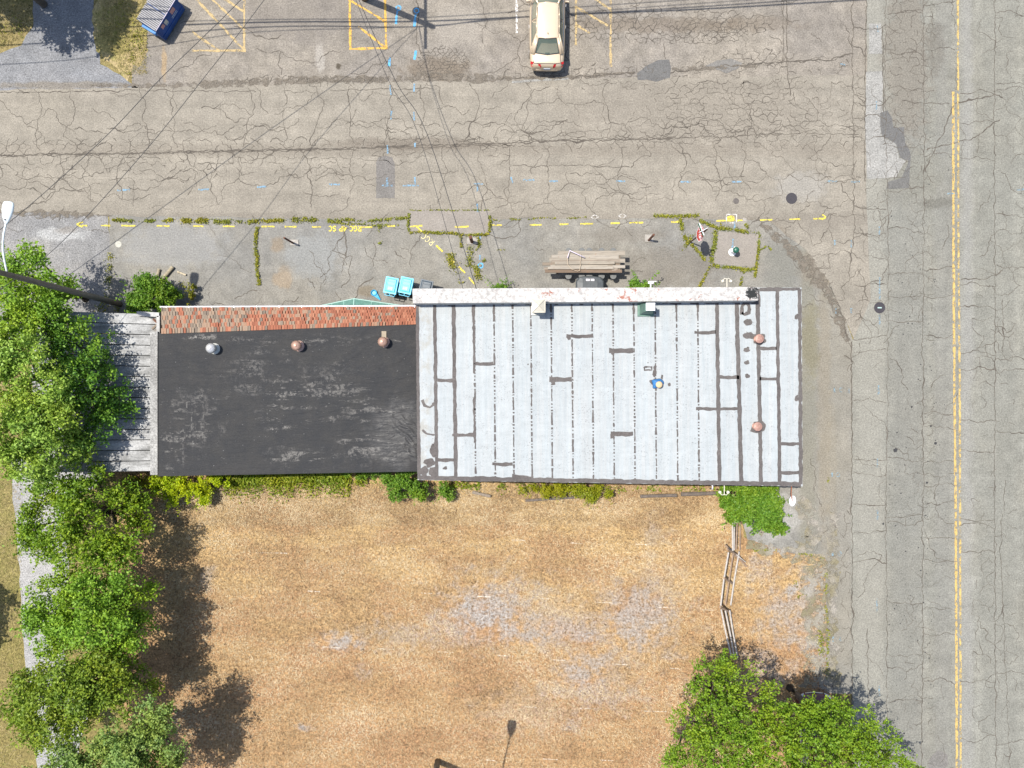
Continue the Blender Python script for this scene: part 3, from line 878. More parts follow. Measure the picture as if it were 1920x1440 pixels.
def parapet_mat():
    t = NT('peeling_white_parapet')
    n = t.noise(2.4, 6, 0.75); m = t.noise(6.0, 5, 0.75); q = t.noise(0.8, 4, 0.6)
    c = t.mix(t.mr(m, 0.42, 0.62), (0.46, 0.445, 0.42), (0.30, 0.285, 0.27))
    c = t.mix(t.math('MULTIPLY', t.mr(n, 0.57, 0.64), t.mr(t.xyz[0], -2, 2)), c, (0.26, 0.115, 0.085))
    c = t.mix(t.math('MULTIPLY', t.mr(t.noise(9, 4, .7), 0.6, 0.68), 0.6), c, (0.1, 0.09, 0.085))
    c = t.gain(c, q, 0.82, 1.15)
    e = P(1411, 549, ZP)
    dd = t.vmath('LENGTH', t.vmath('SUBTRACT', t.pos, tuple(e)), out=1)
    dd = t.math('ADD', dd, t.mr(m, .3, .7, -.2, .2))
    c = t.mix(t.mr(dd, 0.22, 0.32, 1, 0), c, (0.022, 0.023, 0.023))
    return t.bsdf(c, 0.85, 0, t.bump(n, 0.4, 0.02), 0.2)


def roof_black():
    t = NT('black_roof_membrane')
    n = t.noise(1.3, 6, 0.72); sx = t.noise(1.0, 6, 0.7, sc=(0.55, 2.6, 1)); sy = t.noise(1.0, 5, 0.7, sc=(4.2, 0.35, 1)); f = t.noise(18, 3, 0.7)
    c = t.mix(t.mr(n, 0.35, 0.7), (0.0205, 0.021, 0.0225), (0.029, 0.028, 0.027))
    zone = None
    for b in [(540, 760, 55, 85, 0.9), (365, 790, 60, 60, 0.55), (325, 840, 26, 50, 0.65), (690, 830, 90, 55, 0.6), (600, 640, 200, 12, 0.5), (375, 632, 30, 8, 1.0), (560, 860, 60, 25, 0.7), (620, 740, 90, 60, 0.55), (470, 700, 60, 50, 0.4), (700, 780, 60, 60, 0.6), (520, 700, 26, 8, 1), (735, 640, 30, 10, .7)]:
        mk = t.math('MULTIPLY', t.blob(b[0], b[1], b[2], b[3], 0.7, 0.3, 1.2, ZB), b[4])
        zone = mk if zone is None else t.math('MAXIMUM', zone, mk)
    sc = t.math('MAXIMUM', t.mr(sx, 0.50, 0.58), t.math('MULTIPLY', t.mr(sy, 0.51, 0.59), t.mr(t.xyz[0], -14.5, -12, 1, 0)))
    sc = t.math('MULTIPLY', sc, t.mr(t.noise(6.5, 6, .8), 0.47, 0.54))
    c = t.mix(t.math('MULTIPLY', t.math('MULTIPLY', sc, zone), 0.9), c, (0.175, 0.165, 0.15))
    sp = t.mr(t.noise(9, 2, .6), 0.735, 0.76)
    c = t.mix(t.math('MULTIPLY', sp, 0.5), c, (0.2, 0.2, 0.19))
    c = t.gain(c, f, 0.72, 1.3)
    # wrinkles of the loose sheet towards the south-east corner
    wv = t.noise(1.0, 4, 0.6, sc=(1.1, 4.0, 1), dist=2.0)
    wr = t.mr(wv, 0.35, 0.7)
    hh = t.math('ADD', t.math('MULTIPLY', wr, 1.0), t.math('MULTIPLY', f, 0.12))
    rg = t.mr(t.blob(745, 815, 60, 70, .4, .4, 1.3, ZB), 0, 1, .78, .5)
    return t.bsdf(c, rg, 0, t.bump(hh, 0.35, 0.04), 0.32)


M_wroof = roof_white(); M_par = parapet_mat(); M_broof = roof_black()
M_wallp = asphalt('painted_block_wall', (0.36, 0.35, 0.33), (0.32, 0.31, 0.30), grain=0.1, patchy=0.12)
M_wallb = asphalt('tan_stucco_wall', (0.30, 0.26, 0.21), (0.27, 0.235, 0.19), grain=0.12, patchy=0.12)
M_terra = simple('terracotta_edge', (0.36, 0.19, 0.10), 0.8, var=0.25)
M_gut = simple('white_gutter_metal', (0.55, 0.54, 0.56), 0.4, var=0.08, spec=0.5)
M_galv = simple('galvanised_metal', (0.42, 0.41, 0.36), 0.45, 0.35, var=0.18)
M_gdk = simple('dark_metal', (0.06, 0.06, 0.065), 0.5, 0.4)
M_dgrn = simple('weathered_green_metal', (0.10, 0.17, 0.135), 0.6, 0.1, var=0.3, scale=4)
M_cop = simple('rusty_copper', (0.36, 0.20, 0.15), 0.5, 0.35, var=0.35, scale=12)
M_copl = simple('pink_copper', (0.30, 0.175, 0.14), 0.55, 0.2, var=0.35, scale=16)
M_rust = simple('rusty_steel', (0.085, 0.045, 0.03), 0.8, 0.2, var=0.4, scale=9)
M_white = simple('white_enamel', (0.72, 0.74, 0.76), 0.35, var=0.05)
M_doorg = simple('dark_door', (0.05, 0.06, 0.06), 0.5)
M_glass = simple('window_glass', (0.03, 0.035, 0.04), 0.08, spec=0.6)

bw = thing('shop_building', 'flat roofed building with white coated roof striped by dark tar seams', 'building', P(1140, 725, 0))
A, B_, C_, D = P(780, 541, ZW), P(1503, 539, ZW), P(1505, 912, ZW), P(783, 900, ZW)
mb = MB()
dn = Vector((0, 0, ZW - 0.10))
wl = [Vector((q.x, q.y, 0)) for q in (A, B_, C_, D)]
inset = 0.06
cen = sum(wl, Vector()) / 4
wl = [q + (cen - q).normalized() * inset for q in wl]
mb.add([q for q in wl] + [q + dn for q in wl], [(0, 1, 5, 4), (1, 2, 6, 5), (2, 3, 7, 6), (3, 0, 4, 7)])
wall = mb.build('wall', M_wallp, bw, world=True)
mb = MB()
lo = [Vector((q.x, q.y, ZW - 0.12)) for q in (A, B_, C_, D)]
mb.add([A, B_, C_, D], [(3, 2, 1, 0)], 0)
mb.add(lo + [A, B_, C_, D], [(0, 1, 5, 4), (1, 2, 6, 5), (2, 3, 7, 6), (3, 0, 4, 7), (0, 1, 2, 3)], 2)
# tar seams lie on the coating and belong to it
TZ = ZW + 0.005
R_ = lambda pts, wd, **k: ribbon(mb, pts, wd, TZ, mi=1, zpix=ZW, **k)
top = lambda x: 571 - (x - 780) * 0.007 if x < 1415 else 541
bot = lambda x: 899 + (x - 783) * 0.0166
for x0, x1, wd in [(815, 819, 6.5), (850, 855, 7), (1344, 1349, 7), (1381, 1390, 8), (1420, 1427, 7.5), (1457, 1462, 6.5)]:
    R_([(x0, top(x0)), ((x0 * .5 + x1 * .5), 730), (x1, bot(x1) - 3)], wd, amp=0.6, step=7, wob=0.12, wander=0.4)
R_([(887, 571), (889, 640), (889, 700)], 4.5, amp=.8, step=6, wob=.3)
R_([(889, 745), (890, 830)], 4, amp=.8, step=6, wob=.3)
for x0 in (889, 926, 961, 995, 1033, 1072, 1110, 1149, 1188, 1228, 1268, 1308):
    y = 572
    while y < bot(x0) - 6:
        L = random.choice([2, 2, 3, 3, 4, 8, 14, 24]); xx = x0 + (y - 560) * 0.008
        R_([(xx, y), (xx + .3, min(y + L, bot(x0) - 4))], random.uniform(2.1, 3.6), amp=.45, step=4, wob=.3)
        y += L + random.uniform(1.8, 4.2)
    if random.random() < .7: R_([(x0, 568), (x0, 568 + random.uniform(8, 22))], 4, amp=.8, step=5)
for a, b, y, wd in [(888, 925, 682, 6.5), (820, 852, 713, 6), (1030, 1072, 711, 9), (1062, 1110, 630, 6), (1142, 1187, 657, 9), (1302, 1342, 623, 6), (1345, 1386, 707, 6.5), (1424, 1456, 710, 6), (1424, 1456, 653, 6),
                    (848, 887, 815, 6), (818, 853, 862, 7), (923, 961, 870, 6), (1145, 1187, 813, 9), (1305, 1384, 766, 5.5), (1460, 1500, 832, 6), (1460, 1500, 886, 6)]:
    R_([(a, y), ((a + b) / 2, y + 1), (b, y)], wd, amp=.9, step=6, wob=.18)
R_([(1036, 711), (1038, 722)], 6, amp=.8); R_([(1147, 813), (1148, 822)], 6, amp=.8); R_([(1066, 630), (1068, 637)], 7, amp=.8); R_([(1146, 655), (1150, 664)], 6, amp=.8)
R_([(782.5, 573), (784, 740), (786, 898)], 6, amp=.5, wob=.1); R_([(786, 896), (960, 899), (1200, 903), (1502, 908)], 8, amp=.9, step=6, wob=.2); R_([(960, 893), (1000, 897)], 8, amp=1.4)
R_([(1499, 542), (1500, 700), (1501.5, 908)], 7, amp=.8, step=6, wob=.18); R_([(1424, 543), (1500, 542)], 6.5, amp=.6, step=6); R_([(1421, 542), (1422, 575)], 7, amp=.6)
for x0 in range(800, 1400, 26):
    R_([(x0, 570 - (x0 - 780) * .006), (x0 + random.uniform(8, 26), 571 - (x0 - 780) * .006)], random.uniform(2, 6), amp=1, step=4)
for px, py, rx, ry in [(1402, 604, 9, 6), (1402, 629, 11, 6), (1413, 631, 8, 5), (1424, 637, 12, 11), (1421, 800, 13, 12), (1400, 656, 6, 4.5), (1400, 680, 5, 3.5), (1401, 705, 4.5, 4), (1228, 716, 11, 6), (1255, 721, 3, 3.5), (1227, 700, 4, 6), (1228, 690, 3, 6),
                       (1241, 707, 2.2, 5), (812, 845, 6, 12), (806, 868, 10, 8), (795, 884, 9, 12), (812, 885, 8, 10), (835, 878, 4, 3), (1494, 594, 4, 5), (1494, 747, 3.5, 6), (990, 683, 1.4, 1.4), (1215, 680, 1, 1)]:
    splat(mb, px, py, rx, ry, TZ + 0.002, mi=1, zpix=ZW, amp=.28, seed=int(px))
R_([(1391, 590), (1391, 574), (1398, 566), (1405, 574), (1404, 586), (1396, 590), (1391, 586)], 6, amp=.8, step=3)
R_([(1208, 688), (1222, 688), (1222, 694), (1209, 694), (1208, 688)], 3.5, amp=.6, step=3)
R_([(791, 750), (796, 760), (806, 764), (815, 756)], 5, amp=.8, step=3); R_([(792, 806), (798, 812), (808, 815), (815, 815)], 4, amp=.7, step=3); R_([(812, 832), (811, 842), (815, 830)], 4, amp=1, step=3)
roof = mb.build('roof', [M_wroof, M_tar, M_terra], bw, world=True)
for p in roof.data.polygons:
    if p.normal.z < -0.5 and p.material_index < 2: p.flip()

# parapet along the north front: a wall with a broad coping
pa = [P(773, 541, ZP), P(1422, 538, ZP), P(1422, 563.5, ZP), P(774, 569, ZP)]
mb = MB()
lo = [Vector((q.x, q.y, ZW - 0.3)) for q in pa]
mb.add(lo + pa, [(3, 2, 1, 0), (0, 1, 5, 4), (1, 2, 6, 5), (2, 3, 7, 6), (3, 0, 4, 7), (4, 5, 6, 7)])
par = mb.build('parapet', M_par, bw, world=True, bevel=0.02)
# hood vents by the parapet
z0 = ZW; b = P(1002, 568, ZW + .0)
b = Vector((P(1010, 573, ZW + 1.25).x, P(1010, 573, ZW + 1.25).y, ZW))
mb = MB(); mb.box(b + Vector((0, 0, .5)), (.46, .46, 1.0)); mb.box(b + Vector((0, 0, .04)), (.62, .62, .08))
hv = mb.build('roof_vent', M_galv, roof, world=True, bevel=.01)
mb = MB(); mb.box(b + Vector((0, 0, 1.12)), (.60, .60, .16))
q = .30
mb.add([b + Vector((-q + .03, -q + .03, 1.2)), b + Vector((q - .03, -q + .03, 1.2)), b + Vector((q - .03, q - .03, 1.2)), b + Vector((-q + .03, q - .03, 1.2)), b + Vector((0, 0, 1.30))], [(0, 1, 4), (1, 2, 4), (2, 3, 4), (3, 0, 4)])
for sx, sy in ((1, 1), (1, -1), (-1, 1), (-1, -1)): mb.tube([b + Vector((sx * q, sy * q, 1.21)), b + Vector((0, 0, 1.31))], .012, 5)
mb.build('cap', simple('beige_cap_metal', (0.43, 0.40, 0.33), .5, .2, var=.12), hv, world=True)
b = Vector((P(1211, 580, ZW).x, P(1211, 580, ZW).y, ZW))
mb = MB(); mb.box(b + Vector((0, 0, .45)), (.60, .52, .9), top=(.36, .34)); mb.box(b + Vector((-.02, 0, .03)), (.74, .66, .06))
hv2 = mb.build('roof_vent', M_dgrn, roof, world=True, bevel=.01)
mb = MB(); mb.box(b + Vector((.0, .0, 1.0)), (.30, .30, .2)); mb.box(b + Vector((0, 0, 1.12)), (.40, .34, .06))
for i in range(3): mb.box(b + Vector((0, -.1 + .1 * i, 1.17)), (.36, .05, .04))
mb.build('cap', M_white, hv2, world=True)
for px, py in ((1424, 635), (1421, 800)):
    e = P(px, py, ZW + .32); e.z = ZW
    mb = MB(); mb.lathe(e, [(.17, 0), (.16, .05), (.12, .06), (.12, .24)], 18)
    pv = mb.build('roof_vent', M_cop, roof, world=True)
    mb = MB(); mb.lathe(e, [(.2, .24), (.215, .30), (.20, .34), (.1, .37), (.02, .38)], 20)
    mb.box(e + Vector((0.05, 0, .385)), (.05, .14, .02)); mb.box(e + Vector((-.06, .03, .38)), (.04, .06, .02))
    mb.build('cap', M_copl, pv, world=True, smooth=False)
e = P(1234, 720, ZW); e.z = ZW
mb = MB()
ring = lambda r, z, ph: [e + Vector((r * (1 + .22 * math.sin(3 * a + ph)) * math.cos(a) - .05, r * (1 + .22 * math.sin(2 * a + ph)) * math.sin(a) + .02, z)) for a in [i * PI / 10 for i in range(20)]]
mb.loft([ring(.27, .01, 1), ring(.25, .06, 1.3), ring(.2, .12, 1.8), ring(.13, .2, 2.2)])
tv = mb.build('roof_vent', simple('blue_flashing', (0.03, 0.13, 0.30), .5, var=.4, scale=9), roof, world=True, smooth=True)
mb = MB(); mb.lathe(e + Vector((0, -.03, 0)), [(.10, .1), (.15, .2), (.155, .25), (.12, .29), (.04, .31)], 18)
mb.build('cap', simple('tan_cap', (0.48, 0.36, 0.21), .7, var=.1), tv, world=True, smooth=True)
# lamps and fittings on the walls
def wall_y(x, dirn):
    a, b = (wl[0], wl[1]) if dirn > 0 else (wl[3], wl[2])
    return a.y + (b.y - a.y) * (x - a.x) / (b.x - a.x)


def twin_lamp(px, py, dirn, z):
    mb = MB()
    tip = P(px, py, z)
    w0 = Vector((tip.x, wall_y(tip.x, dirn), tip.z))
    mb.tube([w0, tip], .018, 6)
    mb.tube([tip + Vector((-.17, -dirn * .04, -.02)), tip + Vector((-.1, dirn * .03, 0)), tip, tip + Vector((.1, dirn * .03, 0)), tip + Vector((.17, -dirn * .04, -.02))], .014, 6)
    for s in (-1, 1): mb.lathe(tip + Vector((s * .19, -dirn * .10, -.06)), [(.03, .1), (.06, .07), (.075, 0), (.05, -.05)], 10)
    return mb.build('wall_lamp', simple('cream_metal', (.6, .57, .48), .5), bw, world=True)


twin_lamp(1363, 523, 1, 4.1)
twin_lamp(1358, 927, -1, 4.1)
mb = MB(); e = P(1220, 530, 3.4)
mb.box(e, (.24, .1, .1)); mb.box(e + Vector((.1, .06, .02)), (.34, .02, .03)); mb.tube([e, Vector((e.x - .02, wall_y(e.x, 1), e.z + .1))], .03, 6)
mb.build('wall_lamp', M_white, bw, world=True)
mb = MB(); e = P(1336, 912, 3.9); mb.tube([Vector((e.x - .06, wall_y(e.x, -1), e.z)), e + Vector((0, 0, .02)), e + Vector((.02, -.14, -.1)), e + Vector((.02, -.16, -.5))], .035, 7)
mb.build('downpipe', M_gut, bw, world=True, smooth=True)
e = P(1485, 939, 3.9)
mb = MB(); Md = Matrix.Rotation(math.radians(68), 3, 'Y') @ Matrix.Rotation(math.radians(0), 3, 'X')
Md = Matrix.Rotation(math.radians(-18), 3, 'Z') @ Md
Md = Matrix.Rotation(math.radians(-12), 3, 'Z') @ Matrix.Rotation(math.radians(-84), 3, 'Y')
mb.lathe(e, [(.25, -.05), (.26, -.04), (.26, .0), (.24, .02), (.2, .025), (.18, .0), (.02, -.005)], 24, M=Md)
mb.box(e + Md @ Vector((0, 0, .05)), (.04, .2, .03), M=Md)
ds = mb.build('wall_disc', M_white, bw, world=True, smooth=False)
ds['label'] = 'round white disc held off the wall on a rusty arm'
mb = MB(); wp = Vector((e.x - .05, wall_y(e.x, -1), e.z + .1)); mb.tube([wp, Vector((e.x - .06, e.y + .35, e.z + .05)), e], .022, 6)
mb.build('arm', simple('red_rust', (.22, .07, .03), .8), ds, world=True)
# street fronts (seen only from the side)
for px in (860, 960, 1160):
    x = P(px, 541, 2).x; yy = wl[0].y
    mb = MB(); mb.box((x, yy + .03, 1.75), (1.5, .08, 1.3)); wf = mb.build('window', M_gut, bw, world=True)
    mb = MB(); mb.box((x, yy + .075, 1.75), (1.34, .03, 1.14)); mb.build('pane', M_glass, wf, world=True)
mb = MB(); mb.box((P(1260, 541, 1).x, wl[0].y + .03, 1.05), (1.0, .09, 2.1)); dr = mb.build('door', M_doorg, bw, world=True)
mb = MB(); mb.tube([(P(1260, 541, 1).x + .4, wl[0].y + .1, .95), (P(1260, 541, 1).x + .4, wl[0].y + .1, 1.15)], .015, 6); mb.build('handle', M_galv, dr, world=True)

# ---- the black roofed part
bb = thing('annex_building', 'flat black roofed building with a strip of red and grey shingles at its eave', 'building', P(540, 740, 0))
A2, B2, C2, D2 = P(297, 625, ZB), P(779, 607, ZB), P(783, 884, ZB), P(297, 893, ZB)
B2.x = wl[0].x - .02; C2.x = wl[3].x - .02
mb = MB()
wq = [Vector((q.x, q.y, 0)) for q in (A2, B2, C2, D2)]
nf = 0.55
wq2 = [wq[0] + Vector((.05, nf, 0)), wq[1] + Vector((0, nf, 0)), wq[2] + Vector((0, .06, 0)), wq[3] + Vector((.05, .06, 0))]
hz = [2.65, 2.65, ZB - .13, ZB - .13]
mb.add(wq2 + [q + Vector((0, 0, h)) for q, h in zip(wq2, hz)], [(0, 1, 5, 4), (1, 2, 6, 5), (2, 3, 7, 6), (3, 0, 4, 7)])
mb.build('wall', M_wallb, bb, world=True)
# the membrane, with real ripples towards its loose corner
NX, NY = 260, 150
vsx = []; fsx = []
RID = [((690, 735), (780, 732), .022), ((695, 770), (735, 772), .03), ((735, 772), (780, 763), .03), ((732, 790), (755, 815), .045), ((755, 815), (762, 852), .04), ((738, 795), (781, 836), .05), ((742, 788), (781, 816), .05),
       ((750, 782), (781, 800), .045), ((752, 812), (780, 850), .045), ((760, 840), (782, 862), .045), ((700, 802), (740, 792), .03), ((740, 792), (733, 772), .03), ((745, 850), (775, 868), .03), ((590, 702), (662, 658), .02), ((620, 692), (702, 640), .022),
       ((560, 722), (642, 690), .018), ((640, 722), (780, 705), .02), ((672, 642), (752, 612), .02), ((700, 660), (775, 622), .022), ((620, 808), (740, 800), .02), ((600, 840), (690, 848), .018), ((640, 760), (700, 745), .018), ((520, 770), (580, 700), .014),
       ((690, 850), (700, 880), .03), ((720, 690), (780, 655), .024), ((480, 640), (520, 660), .012), ((650, 640), (690, 618), .02), ((560, 770), (640, 768), .016)]
RID = [(np.array(P(*a, ZB))[:2], np.array(P(*b, ZB))[:2], h) for a, b, h in RID]
gu, gv = np.meshgrid(np.linspace(0, 1, NX + 1), np.linspace(0, 1, NY + 1))
AA, BB, CC_, DD = [np.array(q)[:2] for q in (A2, B2, C2, D2)]
GP = (AA * (1 - gu[..., None]) + BB * gu[..., None]) * (1 - gv[..., None]) + (DD * (1 - gu[..., None]) + CC_ * gu[..., None]) * gv[..., None]
RZ_ = np.zeros(gu.shape)
for a_, b_, h_ in RID:
    dv = b_ - a_; tt = np.clip(((GP - a_) @ dv) / (dv @ dv), 0, 1)
    wob = .05 * np.sin(tt * 9 + h_ * 300)
    nrm_ = np.array([-dv[1], dv[0]]) / np.linalg.norm(dv)
    dist = np.linalg.norm(GP - (a_ + tt[..., None] * dv + wob[..., None] * nrm_), axis=2)
    RZ_ = np.maximum(RZ_, h_ * .85 * np.exp(-(dist / .065) ** 2) * (0.35 + .65 * np.sin(np.pi * np.clip(tt * .9 + .05, 0, 1))))

for j in range(NY + 1):
    for i in range(NX + 1):
        u, v = i / NX, j / NY
        p = (A2.lerp(B2, u)).lerp(D2.lerp(C2, u), v)
        amp = max(0, (u - .40) / .60) ** 1.3 * (0.35 + 0.65 * v) * .016
        a = Vector((p.x * .9 + p.y * .9, p.y * 2.6 - p.x * .5, 0))
        r1 = abs(mnoise.noise(a)); ridge = max(0, 1 - r1 * 5)
        fan = mnoise.noise(Vector((p.x * 3.2, p.y * 1.6 + p.x * 1.2, 4)))
        p.z = ZB + ridge * amp + max(0, fan) * amp * (1.2 if u > .82 and v > .45 else .25)
        p.z += RZ_[j, i]
        if i in (0, NX) or j in (0, NY): p.z = ZB
        vsx.append(p); 
for j in range(NY):
    for i in range(NX):
        a = j * (NX + 1) + i; fsx.append((a, a + NX + 1, a + NX + 2, a + 1))
mb = MB(); mb.add(vsx, fsx)
lo = [Vector((q.x, q.y, ZB - .13)) for q in (A2, B2, C2, D2)]
mb.add(lo + [A2, B2, C2, D2], [(0, 1, 5, 4), (1, 2, 6, 5), (2, 3, 7, 6), (3, 0, 4, 7), (0, 1, 2, 3)])
broof = mb.build('roof', M_broof, bb, world=True, smooth=True)
# shingled slope from the roof edge down to the gutter
ZE = 2.62
E0, E1 = P(303, 578, ZE), P(779, 576, ZE); E1.x = B2.x
T0, T1 = A2 + Vector((.12, .0, .06)), B2 + Vector((0, 0, .06))
T0 = P(302, 626, ZB + .03); T1 = P(779, 608, ZB + .03); T1.x = B2.x
mb = MB(); mb.add([T0 - Vector((0, 0, .05)), T1 - Vector((0, 0, .05)), E1 - Vector((0, 0, .05)), E0 - Vector((0, 0, .05)), T0 - Vector((0, 0, .25)), T1 - Vector((0, 0, .25)), E1 - Vector((0, 0, .17)), E0 - Vector((0, 0, .17))],
                  [(0, 1, 2, 3), (7, 6, 5, 4), (0, 3, 7, 4), (1, 5, 6, 2), (2, 6, 7, 3)])
t = NT('shingle_mat'); r = t.attr(); n = t.noise(30, 3, .7); big = t.noise(.55, 3, .6)
red = t.ramp(r, [(0, (0.22, 0.085, 0.052)), (.5, (0.29, 0.11, 0.066)), (1, (0.34, 0.155, 0.095))])
gry = t.ramp(r, [(0, (0.15, 0.12, 0.095)), (.5, (0.25, 0.195, 0.145)), (1, (0.29, 0.17, 0.11))])
xm = t.mr(t.xyz[0], -18, -6, .64, .30, smooth=False)
pick = t.mr(t.math('SUBTRACT', t.math('ADD', t.math('MULTIPLY', t.math('FRACT', t.math('MULTIPLY', r, 17.3)), .55), t.math('MULTIPLY', big, .55)), t.math('SUBTRACT', 1.06, xm)), -.02, .02)
cc = t.mix(pick, red, gry); cc = t.gain(cc, n, .75, 1.2)
M_sh = t.bsdf(cc, .85, 0, t.bump(n, .4, .02), .2)
slope = mb.build('shingle_slope', M_rust, bb, world=True)
V = []; rnd = []
rows = 6; cols = 92
for j in range(rows):
    for i in range(cols + 1):
        o_ = (j % 2) * .5
        u0 = (i - o_ + random.uniform(-.12, .12)) / cols; u1 = (i - o_ + 1 - .10 + random.uniform(-.12, .05)) / cols
        u0 = max(0, u0); u1 = min(1, u1)
        if u1 - u0 < .004: continue
        v0 = j / rows; v1 = (j + 1.15 + random.uniform(-.1, .08)) / rows
        pt = lambda u, v: T0.lerp(T1, u).lerp(E0.lerp(E1, u), v)
        lift = .012 + random.uniform(0, .02)
        q0, q1, q2, q3 = pt(u0, v0), pt(u1, v0), pt(u1, min(v1, 1.02)), pt(u0, min(v1, 1.02))
        up = Vector((0, .5, .86))
        tp = [q0 + up * .004, q1 + up * .004, q2 + up * lift * 1.7, q3 + up * lift * 1.7]
        rr = random.random()
        V.append([list(x) for x in tp]); rnd.append(rr)
        V.append([list(tp[3]), list(tp[2]), list(q2 - up * .01), list(q3 - up * .01)]); rnd.append(rr)
        V.append([list(tp[1]), list(tp[2]), list(q2 - up * .01), list(q1 - up * .01)]); rnd.append(rr)
        V.append([list(tp[0]), list(tp[3]), list(q3 - up * .01), list(q0 - up * .01)]); rnd.append(rr)
quads_mesh('shingles', np.array(V), M_sh, slope, np.array(rnd))
mb = MB()
g0 = P(300, 575.5, ZE - .02); g1 = P(778, 573.5, ZE - .02); g1.x = B2.x - .02
mb.tube([g0, g1], .042, 8)
for i in range(12):
    q = g0.lerp(g1, (i + .3) / 11.6); mb.box(q + Vector((0, -.03, .04)), (.03, .14, .03))
mb.build('gutter', M_gut, bb, world=True)
mb = MB(); mb.tube([P(748, 575, 2.2), P(757, 572, .4)], .035, 7); mb.build('downpipe', M_gut, bb, world=True)
# green peaked awning under the eave
ZA = 2.35
ay = wq2[0].y
a0, a1, ap = P(600, 573.5, ZA), P(757, 573.5, ZA), P(664, 560, ZA)
bk0, bk1, bkp = Vector((a0.x, ay, ZA + .05)), Vector((a1.x, ay, ZA + .05)), Vector((ap.x, ay, ZA + .25))
mb = MB(); th = Vector((0, 0, -.07))
mb.add([a0, ap, bkp, bk0, a0 + th, ap + th, bkp + th, bk0 + th], [(0, 1, 2, 3), (7, 6, 5, 4), (0, 4, 5, 1)])
mb.add([ap, a1, bk1, bkp, ap + th, a1 + th, bk1 + th, bkp + th], [(0, 1, 2, 3), (7, 6, 5, 4), (0, 4, 5, 1)])
aw = mb.build('awning', simple('green_canvas', (0.06, 0.15, 0.12), .7, var=.3), bb, world=True)
mb = MB(); mb.tube([a0, ap, a1], .03, 6); mb.tube([ap, bkp], .035, 6)
for u in (.35, .7): mb.tube([a0.lerp(ap, u), bk0.lerp(bkp, u)], .02, 5); mb.tube([ap.lerp(a1, u), bkp.lerp(bk1, u)], .02, 5)
mb.build('awning_frame', simple('pale_green_metal', (.22, .36, .31), .5), aw, world=True)
# pale flashing along the west wall
mb = MB(); f0, f1 = P(291, 622, ZB - .35), P(290, 890, ZB - .35)
mb.box(((f0.x + f1.x) / 2 + .02, (f0.y + f1.y) / 2, ZB - .3), (.36, f0.y - f1.y, .2), rz=0)
mb.build('wall_coping', asphalt('flaking_coping', (.30, .295, .28), (.21, .205, .195), grain=.45, patchy=.35), bb, world=True, bevel=.02)
# turbine vents
def turbine(px, py, m1, m2):
    e = P(px, py, ZB + .38); e.z = ZB
    mb = MB(); mb.lathe(e, [(.26, .0), (.2, .03), (.15, .05), (.15, .22)], 18)
    rv = mb.build('roof_vent', m2, broof, world=True)
    mb = MB(); prof = []
    for i in range(10):
        a = -PI * .42 + i / 9 * PI * .9
        prof.append((max(.03, .235 * math.cos(a)), .42 + .19 * math.sin(a)))
    mb.lathe(e, prof, 36, ripple=.06)
    mb.lathe(e, [(.07, .6), (.07, .625), (.02, .64)], 12)
    mb.build('turbine', m1, rv, world=True)


M_sil = simple('bright_aluminium', (.62, .6, .58), .38, .6, var=.12)
M_cu = simple('copper_turbine', (.45, .28, .21), .42, .5, var=.25, scale=10)
turbine(396, 653, M_sil, M_galv); turbine(556, 648, M_cu, M_cu); turbine(718, 641, M_cu, M_cu)
mb = MB(); e = P(720, 627, ZB + .02); mb.box(e, (.22, .3, .04)); mb.build('roof_patch', simple('tan_patch', (.26, .22, .16), .9), broof, world=True)
# windows and a door under the eave
for px in (390, 480):
    x = P(px, 575, 1.5).x
    mb = MB(); mb.box((x, ay + .03, 1.6), (1.3, .08, 1.1)); wf = mb.build('window', M_gut, bb, world=True)
    mb = MB(); mb.box((x, ay + .075, 1.6), (1.16, .03, .96)); mb.build('pane', M_glass, wf, world=True)
mb = MB(); mb.box((ap.x, ay + .03, 1.05), (1.0, .09, 2.1)); mb.build('door', M_doorg, bb, world=True)

# ---- low shed with a pale board roof on the west side
ZS = 2.6
sh = thing('shed', 'low grey shed with weathered pale board roof half under the trees', 'shed', P(200, 740, 0))
S0, S1, S2, S3 = P(60, 582, ZS), P(292, 590, ZS), P(288, 884, ZS), P(60, 888, ZS)
S1.x = S2.x = wq2[0].x - .25
mb = MB(); sq = [Vector((q.x, q.y, 0)) for q in (S0, S1, S2, S3)]
sq = [sq[0] + Vector((.1, -.1, 0)), sq[1] + Vector((-.02, -.1, 0)), sq[2] + Vector((-.02, .1, 0)), sq[3] + Vector((.1, .1, 0))]
mb.add(sq + [q + Vector((0, 0, ZS - .1)) for q in sq], [(0, 1, 5, 4), (1, 2, 6, 5), (2, 3, 7, 6), (3, 0, 4, 7)])
mb.build('wall', asphalt('grey_boards', (.22, .215, .20), (.18, .175, .17), grain=.2, patchy=.2), sh, world=True)
t = NT('pale_board_roof'); n = t.noise(1.0, 5, .7, sc=(.7, 3.5, 1)); f = t.noise(12, 4, .75)
cc = t.mix(t.mr(n, .35, .65), (.20, .20, .195), (.36, .36, .355)); cc = t.gain(cc, f, .6, 1.3); cc = t.gain(cc, t.noise(1.1, 5, .75), .7, 1.2)
cc = t.mix(t.math('MULTIPLY', t.mr(t.noise(1.3, 5, .75), .50, .56), t.mr(t.xyz[0], -17.6, -16.9)), cc, (.13, .09, .05))
M_bd = t.bsdf(cc, .85, 0, t.bump(f, .4, .02), .2)
mb = MB(); nb = 15
